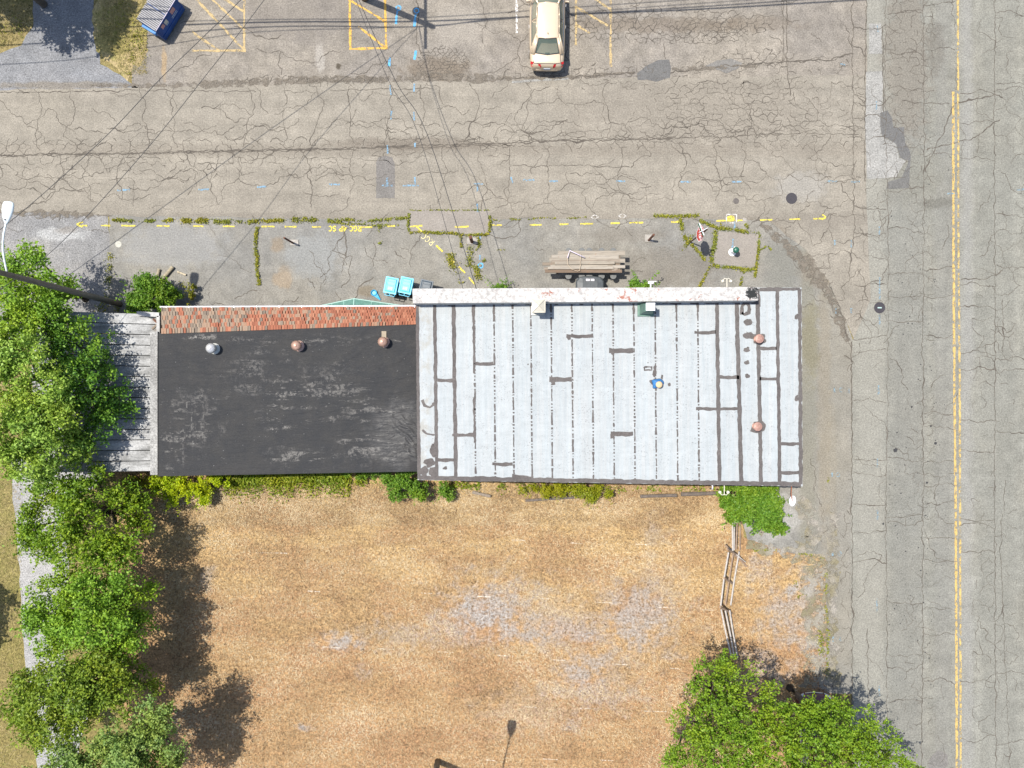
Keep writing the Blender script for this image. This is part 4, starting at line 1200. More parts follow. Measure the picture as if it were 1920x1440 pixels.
for i in range(nb):
    v0, v1 = i / nb, (i + 1) / nb - .005
    l0, l1 = S0.lerp(S3, v0), S0.lerp(S3, v1); r0, r1 = S1.lerp(S2, v0), S1.lerp(S2, v1)
    dz = Vector((0, 0, random.uniform(-.012, .012))); th = Vector((0, 0, -.1))
    mb.add([l0 + dz, r0 + dz, r1 + dz, l1 + dz, l0 + th, r0 + th, r1 + th, l1 + th], [(0, 1, 2, 3), (7, 6, 5, 4), (0, 4, 5, 1), (1, 5, 6, 2), (2, 6, 7, 3), (3, 7, 4, 0)])
srf = mb.build('roof', M_bd, sh, world=True)
M_wb = asphalt('flaking_white_board', (.38, .375, .365), (.30, .295, .285), grain=.2, patchy=.25)
mb = MB(); a, b = P(258, 587, ZS + .25), P(300, 591, ZS + .25); mb.box(((a.x + b.x) / 2 - .05, (a.y + b.y) / 2, ZS + .12), (b.x - a.x, .22, .26), rz=-.06)
a, b = P(301, 590, ZS + .25), P(299, 624, ZS + .25); mb.box((a.x - .12, (a.y + b.y) / 2 - .05, ZS + .12), (.16, a.y - b.y, .26))
mb.build('edge_board', M_wb, sh, world=True, bevel=.01)
sh_roof = srf
# ================================================================== vehicles
M_tyre = simple('tyre_rubber', (.018, .018, .019), .85)
M_rim = simple('alloy_rim', (.38, .38, .38), .35, .8)
M_chrome = simple('chrome', (.6, .6, .6), .2, 1.0, var=.02)
M_red = simple('tail_lamp', (.42, .015, .015), .25, spec=.5)
M_lens = simple('lamp_lens', (.45, .47, .48), .2, spec=.6)
M_plate = simple('plate', (.35, .38, .42), .5)
M_trim = simple('black_trim', (.02, .02, .022), .5)
M_cabin = simple('cabin_grey', (.17, .175, .15), .9)
t = NT('car_glass')
M_cglass = t.bsdf(t.mix(.0, (.10, .135, .11), (.1, .13, .1)), .06, 0, None, .5, alpha=None)
t.n['Principled BSDF'].inputs['Alpha'].default_value = .62


def car_paint(name, col, flake=.5):
    t = NT(name)
    n = t.noise(90, 2, .6, vec=t.obj); d = t.noise(2.0, 4, .6, vec=t.obj)
    c = t.gain(t.mix(0.0, col, col), n, .93, 1.07); c = t.gain(c, d, .95, 1.04)
    return t.bsdf(c, .32, flake, None, .5, coat=.7)


def make_car(name, label, paintm):
    r = thing(name, label, 'car')
    st = [(-2.43, .60, .40, .80), (-2.40, .74, .34, .93), (-2.28, .84, .27, 1.045), (-2.0, .885, .25, 1.075), (-1.5, .905, .24, 1.07), (-.9, .915, .23, 1.03), (0, .92, .22, 1.0), (.8, .915, .22, 1.0),
          (1.3, .91, .23, .985), (1.8, .895, .24, .93), (2.15, .85, .26, .84), (2.36, .72, .32, .72), (2.43, .55, .40, .62)]
    rings = []
    for y, hw, zb, zt in st:
        half = [(.0, zb), (.86 * hw, zb), (.985 * hw, zb + .12), (hw, .52 if zt > .7 else (zb + zt) / 2), (.985 * hw, zt - .22 if zt > .85 else zt - .15), (.90 * hw, zt - .05), (.72 * hw, zt), (.36 * hw, zt + .012), (0, zt + .018)]
        rings.append([(x, y, z) for x, z in half] + [(-x, y, z) for x, z in reversed(half[1:-1])])
    mb = MB(); mb.loft(rings)
    body = mb.build('body', paintm, r, smooth=True, subsurf=2)
    # roof and pillars
    zb, zr = .98, 1.405
    belt = [(.74, 1.30), (.775, .9), (.79, -.1), (.785, -1.2), (.70, -1.82)]
    rf = [(.50, .56), (.555, .3), (.575, -.2), (.565, -.85), (.51, -1.14)]
    mb = MB()
    crown = [(.0, y, 1.465 - .035 * abs(y + .3) ** 2) for _, y in rf]
    ringsR = []
    for (x, y), cz in zip(rf, crown):
        ringsR.append([(x, y, zr), (x * .86, y + .0, zr + .03), (x * .45, y + (.03 if y > .5 else (-.03 if y < -1.1 else 0)), cz[2]), (0, y + (.045 if y > .5 else (-.045 if y < -1.1 else 0)), cz[2] + .008)])
    ringsR = [[(-a, b_, c_) for a, b_, c_ in q[:3]] + list(reversed(q)) for q in ringsR]
    mb.loft(ringsR, cap=False, closed=False)
    th = [[(a, b_, c_ - .035) for a, b_, c_ in q] for q in ringsR]
    mb.loft(th, cap=False, closed=False)
    mb.build('roof', paintm, r, smooth=True, subsurf=1)
    mb = MB()
    for s in (1, -1):
        for (a, b2, wd) in [((.74, 1.30, zb), (.505, .56, zr), .045), ((.70, -1.82, zb + .06), (.515, -1.14, zr), .075)]:
            A_, B2_ = Vector((a[0] * s, a[1], a[2])), Vector((b2[0] * s, b2[1], b2[2]))
            mb.tube([A_, B2_], [wd * 1.25, wd], 8)
        mb.tube([(.785 * s, -1.75, zb + .02), (.56 * s, -.95, zr - .01)], [.10, .05], 8)
        for q0, q1 in zip(rf[:-1], rf[1:]): mb.tube([(q0[0] * s, q0[1], zr), (q1[0] * s, q1[1], zr)], .03, 6)
    mb.tube([(-.5, .57, zr + .01), (0, .61, 1.44), (.5, .57, zr + .01)], .025, 6); mb.tube([(-.51, -1.15, zr + .01), (0, -1.19, 1.435), (.51, -1.15, zr + .01)], .025, 6)
    mb.build('pillars', paintm, r, smooth=True)
    mb = MB(); mb.box((0, -.1, .93), (1.42, 2.9, .06)); mb.build('cabin_floor', M_cabin, r)
    for sx in (-.36, .36):
        for sy, nm in ((-1.0, 'rear'), (.1, 'front')):
            mb = MB(); mb.box((sx, sy, 1.07), (.5, .16, .28), top=(.4, .10)); mb.box((sx, sy - .02, 1.26), (.25, .09, .15), top=(.2, .06)); mb.build('seat', simple('seat_fabric', (.10, .095, .08), .9) if sx < -.3 and sy < -.9 else bpy.data.materials['seat_fabric'], r, bevel=.02)
    gl = lambda pts, nm: None
    def pane(nm, pts, rim=0.0):
        mb = MB(); mb.poly([Vector(p) for p in pts])
        o = mb.build(nm, M_cglass, r)
        if rim:
            cen = sum((Vector(p) for p in pts), Vector()) / len(pts)
            mb = MB(); inn = [Vector(p).lerp(cen, rim) + Vector((0, 0, .004)) for p in pts]; out = [Vector(p) + Vector((0, 0, .004)) for p in pts]
            n = len(pts)
            mb.add(out + inn, [(i, (i + 1) % n, n + (i + 1) % n, n + i) for i in range(n)])
            mb.build('rim', M_trim, o)
        return o
    pane('windshield', [(-.70, 1.27, zb + .02), (0, 1.38, zb + .03), (.70, 1.27, zb + .02), (.49, .59, zr), (0, .635, 1.43), (-.49, .59, zr)], .06)
    pane('rear_window', [(-.64, -1.80, zb + .10), (0, -1.90, zb + .115), (.64, -1.80, zb + .10), (.49, -1.17, zr), (0, -1.21, 1.43), (-.49, -1.17, zr)], .13)
    mb = MB(); mb.box((0, -1.80, 1.105), (.22, .06, .02)); mb.build('brake_lamp', M_trim, r)
    for s in (1, -1):
        pane('side_window', [(.745 * s, 1.12, zb + .04), (.795 * s, -.10, zb + .04), (.59 * s, -.16, zr - .02), (.525 * s, .52, zr - .02)], .05)
        pane('side_window', [(.795 * s, -.20, zb + .04), (.795 * s, -1.25, zb + .05), (.585 * s, -.88, zr - .02), (.59 * s, -.24, zr - .02)], .05)
        mb = MB(); mb.tube([(.80 * s, 1.15, zb + .03), (.815 * s, 0, zb + .03), (.80 * s, -1.4, zb + .05)], .014, 5); mb.build('belt_trim', M_chrome, r)
        mb = MB(); mb.box((.98 * s, .86, 1.04), (.22, .12, .14), rz=-.2 * s); mb.build('wing_mirror', paintm, r, bevel=.03)
        for y in (-.35, .75):
            mb = MB(); mb.tube([(.925 * s, y - .08, .86), (.935 * s, y + .08, .865)], .014, 5); mb.build('door_handle', M_chrome, r)
        mb = MB(); mb.add([(.83 * s, -2.27, .95), (.30 * s, -2.415, .955), (.30 * s, -2.435, .82), (.78 * s, -2.36, .80), (.86 * s, -2.18, .86)], [(0, 1, 2, 3, 4)]);
        mb.add([(.845 * s, -2.17, 1.01), (.34 * s, -2.335, 1.03), (.30 * s, -2.415, .955), (.83 * s, -2.27, .95)], [(0, 1, 2, 3)])
        mb.build('taillight', M_red, r)
        mb = MB(); mb.loft([[(.52 * s, 2.40, .68), (.55 * s, 2.44, .62), (.5 * s, 2.43, .56)], [(.72 * s, 2.26, .80), (.79 * s, 2.33, .72), (.74 * s, 2.36, .6)], [(.80 * s, 2.05, .85), (.87 * s, 2.14, .76), (.84 * s, 2.2, .64)]]); mb.build('headlight', M_lens, r, smooth=True)
        for y in (-1.42, 1.42):
            Mw = Matrix.Rotation(PI / 2, 3, 'Y')
            mb = MB(); mb.lathe((.80 * s, y, .32), [(.2, -.1), (.30, -.11), (.325, -.06), (.325, .06), (.30, .11), (.2, .1)], 24, M=Mw); wh = mb.build('wheel', M_tyre, r, smooth=True)
            mb = MB(); mb.lathe((.86 * s, y, .32), [(.21, -.06), (.21, .06), (.16, .03), (.05, .05)], 20, M=Mw); mb.build('rim', M_rim, wh)
    mb = MB(); mb.box((0, -2.435, .62), (1.1, .05, .07)); mb.build('bumper_strip', M_chrome if False else paintm, r, bevel=.015)
    mb = MB(); mb.box((0, -2.455, .74), (.34, .03, .15)); mb.build('license_plate', M_plate, r)
    mb = MB(); mb.tube([(-.45, 2.43, .60), (0, 2.47, .60), (.45, 2.43, .60)], .03, 6); mb.build('grille', M_chrome, r)
    gaps = [[(-.70, -2.27, 1.045), (-.4, -2.30, 1.05), (.4, -2.30, 1.05), (.70, -2.27, 1.045)]]
    for s in (1, -1):
        gaps += [[(.515 * s, .5, zr + .026), (.545 * s, -.3, zr + .03), (.52 * s, -1.08, zr + .026)], [(.66 * s, -1.86, 1.075), (.67 * s, -2.10, 1.075), (.70 * s, -2.27, 1.045)], [(.62 * s, 1.42, .975), (.66 * s, 1.9, .92), (.60 * s, 2.25, .80)]]
    for gp in gaps:
        mb = MB(); mb.tube(gp, .009, 5); mb.build('panel_gap', M_trim, r)
    mb = MB(); mb.tube([(0, -.93, 1.45), (0, -.99, 1.52), (0, -1.03, 1.525)], [.022, .018, .006], 7); mb.build('antenna', M_trim, r)
    return r


c1 = make_car('parked_car', 'champagne gold sedan parked with its tail to the street', car_paint('champagne_paint', (.60, .475, .33), .3))
q = P(1025, 53); c1.location = (q.x, q.y, .004); c1.rotation_euler = (0, 0, math.radians(-.6))
c2 = make_car('parked_car', 'dark maroon car almost hidden under the green tree by the main road', car_paint('maroon_paint', (.10, .022, .022), .3))
c2.location = ((1528 - 960) / S / 1.02, (720 - 1303) / S / 1.02 - 2.4, .0)

# ================================================================== dumpster and bins
u = Vector((.52, .85, 0)).normalized(); vv = Vector((u.y, -u.x, 0))
fc = P(331, 49)
dc = fc - vv * .56
dm = thing('dumpster', 'dark blue dumpster with ribbed grey lids at the edge of the parking lot', 'dumpster', (dc.x, dc.y, .002), math.atan2(u.y, u.x))
M_blue = simple('dumpster_blue', (.012, .055, .20), .5, var=.3, scale=3, spec=.4)
M_bluel = simple('dumpster_light_blue', (.03, .16, .40), .5, var=.2)
M_lid = asphalt('ribbed_lid', (.34, .335, .335), (.29, .285, .29), grain=.16, patchy=.2)
L2 = .96
mb = MB()                                                     # local x = long side, local -y = front
prof = [(-.56, .12), (-.56, .42), (-.46, .92), (-.40, .98), (.50, 1.22), (.50, .12)]
mb.loft([[(-L2, y, z) for y, z in prof], [(L2, y, z) for y, z in prof]])
for s in (-1, 1):
    for y, z in ((-.40, .98), (.47, 1.2)): pass
    mb.tube([(s * L2, -.58, .40), (s * L2, -.44, .98)], .035, 6)
mb.tube([(-L2, -.575, .42), (L2, -.575, .42)], .03, 6); mb.tube([(-L2, -.43, .98), (L2, -.43, .98)], .035, 6)
body = mb.build('body', M_blue, dm)
mb = MB()
for s in (-1, 1):
    mb = MB(); mb.box((s * (L2 + .07), 0, .78), (.12, .82, .16)); mb.build('side_pocket', M_bluel, dm, bevel=.01)
for x0, x1 in ((-L2, -.02), (.02, L2)):
    mb = MB(); n = 10
    for i in range(n):
        xa = x0 + (x1 - x0) * i / n; xb = x0 + (x1 - x0) * (i + .55) / n; xc = x0 + (x1 - x0) * (i + 1) / n
        for a, b_, h, mi_ in ((xa, xb, .06, 0), (xb, xc, .012, 1)):
            mb.add([(a, -.44, 1.0), (b_, -.44, 1.0), (b_, .52, 1.245), (a, .52, 1.245), (a, -.44, 1.0 + h), (b_, -.44, 1.0 + h), (b_, .52, 1.245 + h), (a, .52, 1.245 + h)], [(3, 2, 1, 0), (4, 5, 6, 7), (0, 1, 5, 4), (1, 2, 6, 5), (2, 3, 7, 6), (3, 0, 4, 7)], mi_)
    mb.build('lid', [M_lid, simple('lid_groove_dark', (.10, .095, .10), .9)], dm)  # grooves coloured darker than the ridges so the ribs stand out
mb = MB(); mb.tube([(-L2, -.47, 1.035), (L2, -.47, 1.035)], .022, 6); mb.build('lid_rod', simple('pale_edge', (.5, .45, .52), .5), dm)
slope = lambda y0: None
def front_label(x, v0, v1, wdt, col):
    f = lambda v: (-.56 + .10 * v - .012, .42 + .5 * v)
    (ya, za), (yb, zb_) = f(v0), f(v1)
    mb = MB(); mb.poly([(x - wdt / 2, ya, za), (x + wdt / 2, ya, za), (x + wdt / 2, yb, zb_), (x - wdt / 2, yb, zb_)])
    return mb.build('sticker', col, dm)
M_pk = simple('faded_red_sticker', (.42, .22, .2), .6, var=.4, scale=20); M_cr = simple('cream_sticker', (.46, .44, .38), .6, var=.35, scale=22); M_pb = simple('pale_blue_lettering', (.30, .38, .5), .6, var=.5, scale=30)
front_label(-.52, .55, .95, .22, M_pk); front_label(-.24, .50, .92, .22, M_cr); front_label(-.24, .38, .46, .2, M_pb); front_label(.42, .55, 1.0, .32, M_pk)
front_label(.36, .36, .44, .44, M_pb); front_label(.36, .22, .28, .44, M_pb)
for s in (-.75, .75):
    for y in (-.35, .35):
        mb = MB(); mb.lathe((s, y, .075), [(.075, -.03), (.075, .03)], 12, M=Matrix.Rotation(PI / 2, 3, 'Y')); mb.build('wheel', M_tyre, dm)


def make_bin(label, px, py, rz, col, group='wheeled bins beside the shop wall'):
    e = P(px, py, 1.05)
    r = thing('wheelie_bin', label, 'bin', (e.x, e.y, 0), rz, group)
    m1 = simple('bin_plastic', col, .45, var=.12); m2 = simple('bin_lid_plastic', tuple(min(1, x * 1.15) for x in col), .4, var=.14, scale=5)
    mb = MB(); mb.box((0, .0, .55), (.50, .58, .92), top=(.60, .74)); mb.build('body', m1, r, bevel=.03)
    mb = MB(); mb.box((0, .02, 1.035), (.66, .84, .06)); mb.box((0, .03, 1.08), (.56, .72, .04), top=(.44, .6))
    mb.box((-.2, .05, 1.11), (.05, .6, .02)); mb.box((.2, .05, 1.11), (.05, .6, .02)); mb.box((0, .22, 1.11), (.3, .05, .025)); mb.box((0, .02, 1.11), (.3, .05, .025)); mb.box((0, -.16, 1.105), (.3, .2, .02))
    mb.build('lid', m2, r, bevel=.012)
    mb = MB(); mb.tube([(-.26, -.40, .98), (-.26, -.50, 1.0), (.26, -.50, 1.0), (.26, -.40, .98)], .02, 6); mb.tube([(0, -.40, .98), (0, -.50, 1.0)], .025, 6); mb.build('handle', m1, r)
    mb = MB(); mb.box((0, -.14, 1.125), (.24, .15, .004)); mb.build('sticker', simple('grey_sticker', (.33, .40, .40), .6, var=.5, scale=26), r)
    for s in (-1, 1):
        mb = MB(); mb.lathe((s * .27, -.32, .13), [(.13, -.03), (.13, .03)], 16, M=Matrix.Rotation(PI / 2, 3, 'Y')); mb.build('wheel', M_tyre, r)
    return r


SKY = (.075, .36, .50)
make_bin('light blue wheelie bin with the lid shut, nearest the blue funnel', 733, 536, math.radians(-11), SKY)
make_bin('light blue wheelie bin squeezed between its blue twin and the white parapet', 761, 536, math.radians(-12), SKY)
make_bin('dark grey wheelie bin half hidden behind the white parapet', 798, 541, math.radians(-12), (.035, .05, .065))
# blue funnel lying on the ground
e = P(701, 549, .1)
fu = thing('funnel', 'bright blue plastic funnel shaped scoop lying in front of the red shingles', 'funnel', (e.x, e.y, 0), math.radians(-48))
mb = MB(); mb.loft([[(.16 * math.cos(a) * sx + ox, .16 * math.sin(a) * sy, zz) for a in [i * PI / 10 for i in range(20)]] for sx, sy, ox, zz in ((.8, .8, -.0, 0.0), (1.0, 1.0, 0, .12), (1.0, 1.0, 0, .14), (.8, .8, 0, .13), (.6, .6, 0, .06))], cap=True)
mb.build('bowl', simple('bright_blue_plastic', (.02, .27, .46), .4, var=.15), fu, smooth=False)
mb = MB(); mb.loft([[(.08, .13, .02), (.08, -.13, .02), (.08, -.13, .11), (.08, .13, .11)], [(.30, .07, .02), (.30, -.07, .02), (.30, -.07, .09), (.30, .07, .09)], [(.50, .025, .02), (.50, -.025, .02), (.50, -.025, .06), (.50, .025, .06)]])
mb.build('spout', bpy.data.materials['bright_blue_plastic'], fu, bevel=.01)

# ================================================================== plank table with round stools
M_pk_ = []
for i, cc_ in enumerate([(.25, .22, .18), (.19, .155, .12), (.28, .25, .21), (.15, .11, .08), (.215, .18, .145)]):
    t = NT('weathered_plank'); n = t.noise(1.0, 5, .7, vec=t.obj, sc=(1.2, 22, 22)); f = t.noise(7, 4, .7, vec=t.obj)
    c = t.gain(t.mix(t.mr(f, .62, .75), cc_, (.22, .10, .045)), n, .55, 1.35)
    M_pk_.append(t.bsdf(c, .85, 0, t.bump(n, .4, .01), .2))
tz = 1.05
tb = P(1098, 493, .95)
tbl = thing('table', 'long low timber trestle table under the stack of planks', 'table', (tb.x, tb.y, 0))
mb = MB(); mb.box((0, 0, .985), (3.5, .8, .05)); mb.build('tabletop', M_pk_[1], tbl)
for sx in (-1.4, 1.4):
    for sy in (-.35, .35):
        mb = MB(); mb.box((sx, sy, .48), (.09, .09, .96)); mb.build('leg', M_pk_[3], tbl)
pls = [(1046, 1172, 475, 9, .05, 0), (1034, 1160, 481, 7, .05, 2), (1030, 1172, 487, 8, .06, 0), (1034, 1164, 490.5, 5, .11, 4), (1017, 1150, 495, 6, .06, 1), (1032, 1172, 499.5, 6, .09, 2), (1020, 1158, 504, 5.5, .06, 4), (1022, 1166, 508.5, 6, .10, 3), (1040, 1152, 494, 6, .15, 0), (1027, 1150, 503, 5, .14, 2)]
desc = ['first and widest', 'second', 'third', 'fourth', 'fifth', 'sixth', 'seventh', 'eighth']
cnt = 0
for i, (x0, x1, y, wd, dz, mi) in enumerate(pls):
    a = P(x0, y, tz); b = P(x1, y + random.uniform(-1.5, 2.0), tz); L = (b - a).length
    o_z = 1.02 + (.0 if i < 8 else .075) + .002 * i
    mb = MB(); mb.box((0, 0, 0), (L, wd / 37.5, .05 if i < 8 else .045)); mb.add([(L / 2 - .3, -wd / 90, .03), (L / 2 - .05, -wd / 90, .03), (L / 2 - .05, wd / 90, .03), (L / 2 - .3, wd / 90, .03)], [(0, 1, 2, 3)])
    o = mb.build('plank', M_pk_[mi], bevel=.004)
    o.location = ((a.x + b.x) / 2, (a.y + b.y) / 2, o_z + .035); o.rotation_euler = (0, 0, math.atan2(b.y - a.y, b.x - a.x))
    lab = ('weathered grey brown plank of the long stack, %s counted from the street side' % desc[i].replace('first and widest', 'first')) if i < 8 else ('loose plank lying on top of the stack near its %s' % ('middle' if i == 8 else 'building side'))
    tag(o, lab, 'plank', 'planks stacked on the table')
mb = MB(); zt = 1.19
for y in (0,): pass
pp = [P(1064, 484, zt), P(1068, 470, zt), P(1096, 483, zt)]
mb.tube([p_ + Vector((0, 0, .03)) for p_ in pp], .028, 8)
tag(mb.build('pipe', simple('pale_lilac_pipe', (.56, .50, .58), .5), smooth=True), 'bent white pipe lying across the stacked planks', 'pipe')
mb = MB()
rp = [P(1064, 477, 1.16), P(1064, 488, 1.2), P(1065, 497, 1.22), P(1072, 505, 1.2), P(1083, 509, 1.15), P(1087, 507, 1.2), P(1088, 498, 1.22), P(1088, 488, 1.2), P(1089, 476, 1.16)]
mb.tube([q + Vector((0, 0, .03)) for q in rp], .013, 6)
tag(mb.build('rope', simple('tan_rope', (.42, .34, .25), .9), smooth=True), 'thin tan rope looped over the stacked planks', 'rope')
M_stool = simple('grey_stool_seat', (.105, .108, .105), .6, var=.2, scale=8)
M_stk = simple('stool_leg_metal', (.03, .03, .032), .5, .5)
ordn = ['leftmost', 'second from the left', 'middle one', 'second from the right', 'rightmost']
first = None
for row, y in (('building', 517.5), ('street', 471.5)):
    for i, x in enumerate((1066, 1091, 1105, 1128, 1150)):
        e = P(x, y - (0 if row == 'building' else 1), .7)
        if first is None:
            s_ = thing('stool', 'x', 'stool', (0, 0, 0), 0, 'round stools along the plank table')
            mb = MB(); mb.lathe((0, 0, 0), [(.14, .65), (.158, .66), (.164, .68), (.156, .70), (.02, .705)], 24); mb.build('seat', M_stool, s_, smooth=False)
            mb = MB(); mb.lathe((0, 0, 0), [(.13, .0), (.13, .02), (.03, .04), (.03, .65)], 16); mb.build('pedestal', M_stk, s_)
            first = s_; cur = s_
        else: cur = copy_tree(first)
        cur.location = (e.x, e.y, 0)
        cur['label'] = 'round grey stool, %s on the %s side of the planks' % (ordn[i].replace('middle one', 'middle of five'), row)
# dark chest behind the parapet
e = P(1106, 535, .8)
ch = thing('storage_bin', 'dark grey plastic storage chest with a white label beside the parapet', 'chest', (e.x, e.y, 0))
mpl = simple('dark_grey_plastic', (.055, .062, .066), .5, var=.3, scale=4)
mb = MB(); mb.box((0, 0, .38), (1.25, .72, .76), top=(1.36, .8)); mb.build('body', mpl, ch, bevel=.04)
mb = MB(); mb.loft([[(x * sc_, y * sc_, z) for x, y in ((-.72, -.45), (.72, -.45), (.72, .2), (.55, .42), (.2, .47), (-.2, .47), (-.55, .42), (-.72, .2))] for sc_, z in ((1, .76), (1, .82), (.9, .9), (.5, .94))]); mb.build('lid', mpl, ch)
for x in (-.35, 0, .35):
    mb = MB(); mb.box((x, 0, .945), (.06, .6, .02)); mb.build('rib', mpl, ch, bevel=.006)
mb = MB(); mb.box((.0, .26, .935), (.42, .10, .012)); mb.build('label', simple('white_label', (.62, .57, .6), .6, var=.3, scale=25), ch)
mb = MB(); mb.box((.0, -.17, .955), (1.0, .05, .012)); mb.build('lettering', simple('white_lettering', (.55, .55, .58), .6, var=.6, scale=20), ch)

# ================================================================== posts, sign, hydrant, covers
M_pad = simple('white_pad', (.27, .25, .222), .85, var=.3, scale=7)
M_rs2 = simple('rust_brown', (.12, .055, .035), .85, .1, var=.4, scale=10)
def bollard(label, px, py, padpx, h, tilt=(0, 0), r=.06):
    e = P(px, py)
    r_ = thing('bollard', label, 'bollard', (e.x, e.y, 0), 0, 'rusty posts along the pavement')
    q = P(*padpx[:2]) - e
    mb = MB(); mb.box((q.x, q.y, .02), (padpx[2] / S, padpx[3] / S, .05)); mb.build('pad', M_pad, r_)
    mb = MB(); mb.tube([(0, 0, 0), (tilt[0], tilt[1], h)], r, 8); mb.tube([(tilt[0], tilt[1], h), (tilt[0], tilt[1], h + .02)], [r * .8, r * .3], 8); mb.build('post', M_rs2, r_)
    return r_


bollard('thin rusty post on a white pad near the yellow spray writing', 550, 456, (552, 455, 16, 11), 1.15, (-.12, .05), .05)
bollard('stubby rusty post on a white pad among weeds by the concrete slab', 885, 454, (886, 452, 20, 12), 1.0, (-.02, .06), .085)
bollard('rusty post leaning on a small white pad between planks and stop sign', 1216, 451, (1217, 447, 16, 14), 1.0, (.08, .1), .06)

e = P(1294, 454)
sg = thing('stop_sign', 'red stop sign with green street name blades on a thin brown post', 'sign', (e.x, e.y, 0))
mb = MB(); mb.tube([(0, 0, 0), (.05, 0, 3.15)], .035, 8); mb.build('post', M_rust, sg)
t = NT('stop_red'); t.bsdf(t.gain(t.mix(0., (.40, .045, .03), (.4, .04, .03)), t.noise(9, 3), .85, 1.1), .5); M_stop = t.mat
R8 = .41
oc = [Vector((0, R8 * math.cos(PI / 8 + i * PI / 4), R8 * math.sin(PI / 8 + i * PI / 4))) for i in range(8)]
cx = Vector((-.03, 0, 2.15)); tl = Matrix.Rotation(math.radians(12), 3, 'Y') @ Matrix.Rotation(math.radians(0), 3, 'Z')
pt = lambda p_, x: tuple(tl @ (Vector((x, 0, 0)) + p_) + cx)
mb = MB(); mb.loft([[pt(q, -.006) for q in oc], [pt(q, .006) for q in oc]]); fs_ = mb.build('sign_face', M_stop, sg)
mb = MB(); n8 = 8
mb.add([pt(q * .985, -.009) for q in oc] + [pt(q * .91, -.009) for q in oc], [(i, (i + 1) % 8, 8 + (i + 1) % 8, 8 + i) for i in range(8)])
u0 = 0
for ch_ in 'STOP':                                            # lettering on the face, read from the west
    for st in GLYPH[ch_]:
        pts = [Vector((0, .31 - (u0 + a) * .155, -.13 + b_ * .185)) for a, b_ in st]
        for a, b_ in zip(pts[:-1], pts[1:]):
            dn_ = (b_ - a).normalized(); nr = Vector((0, -dn_.z, dn_.y)) * .02
            mb.add([pt(a + nr, -.0095), pt(b_ + nr, -.0095), pt(b_ - nr, -.0095), pt(a - nr, -.0095)], [(0, 1, 2, 3)])
    u0 += 1.06
mb.build('lettering', M_white, fs_)
M_sgn = simple('street_sign_green', (.03, .17, .08), .5)
a, b = P(1310, 419, 2.95) - e, P(1319, 442, 2.95) - e
mb = MB(); mb.box((a + b) / 2, ((b - a).length, .025, .2), rz=math.atan2(b.y - a.y, b.x - a.x)); nb_ = mb.build('name_blade', M_sgn, sg)
mb = MB(); mb.box((a + b) / 2 + Vector((0, 0, .103)), ((b - a).length, .035, .02), rz=math.atan2(b.y - a.y, b.x - a.x)); mb.build('edge', M_white, nb_)
a, b = P(1311, 436, 3.1) - e, P(1326, 428, 3.1) - e
mb = MB(); mb.box((a + b) / 2, ((b - a).length, .02, .18), rz=math.atan2(b.y - a.y, b.x - a.x)); mb.build('name_blade', M_white, sg)

e = P(1373, 473)
hy = thing('fire_hydrant', 'white fire hydrant with a dark green cap inside the weedy square', 'hydrant', (e.x, e.y, .004))
mb = MB(); mb.lathe((0, 0, 0), [(.17, 0), (.17, .05), (.11, .06), (.115, .55), (.14, .56), (.14, .6)], 18)
mb.lathe((0, 0, 0), [(.2, .0), (.2, .02)], 20); mb.build('barrel', M_white, hy)
for a in (0, PI / 2, PI):
    mb = MB(); mb.lathe((.13 * math.cos(a), .13 * math.sin(a), .42), [(.05, -.03), (.055, .06), (.03, .08)], 10, M=Matrix.Rotation(a, 3, 'Z') @ Matrix.Rotation(PI / 2, 3, 'Y')); mb.build('outlet', M_white, hy)
mb = MB(); mb.lathe((0, 0, 0), [(.155, .6), (.165, .64), (.15, .70), (.10, .76), (.03, .78), (.03, .83)], 18); mb.build('cap', simple('hydrant_green', (.015, .09, .06), .4), hy)


def cover(label, px, py, r, mat, ring=None, z=.009, slot=None):
    e = P(px, py)
    c_ = thing('manhole_cover', label, 'cover', (e.x, e.y, z), 0, 'iron covers set in the paving')
    rr = pxm(r)
    mb = MB(); mb.lathe((0, 0, 0), [(rr, 0), (rr, .004), (rr * .88, .006), (rr * .86, .003)], 28); mb.build('frame', mat, c_)
    mb = MB(); mb.lathe((0, 0, 0), [(rr * .85, 0.0005), (rr * .85, .005)], 28)
    for i in range(5): mb.box((0, (i - 2) * rr * .28, .006), (rr * (1.2 - .12 * abs(i - 2) * 2), rr * .09, .002))
    mb.build('lid', mat, c_)
    if slot:
        mb = MB(); mb.box((0, 0, .0085), (rr * .75, rr * .22, .002)); mb.build('bar', slot, c_)


M_iron = simple('cast_iron', (.045, .041, .046), .6, .3, var=.3, scale=20)
cover('round iron manhole cover in the side street near the corner', 1484, 372, 10.5, M_iron)
cover('round dark cover with a pale bar at the edge of the main road', 1649, 577, 10.5, M_iron, z=.0135, slot=simple('pale_teal_bar', (.3, .4, .38), .6))
cover('small round iron cover close to the yellow painted box', 1380, 377, 5.5, simple('worn_iron', (.10, .088, .08), .7, .2, var=.3, scale=20))
cover('small pale ring cover in the grey pavement by the western weeds', 222, 458, 6, simple('pale_ring', (.36, .35, .30), .8, var=.25), z=.002)
e = P(1396, 412); mb = MB(); mb.box((e.x, e.y, .012), (.18, .17, .006)); tag(mb.build('valve_box', M_pad), 'small square pale valve box beside the yellow painted box', 'cover')

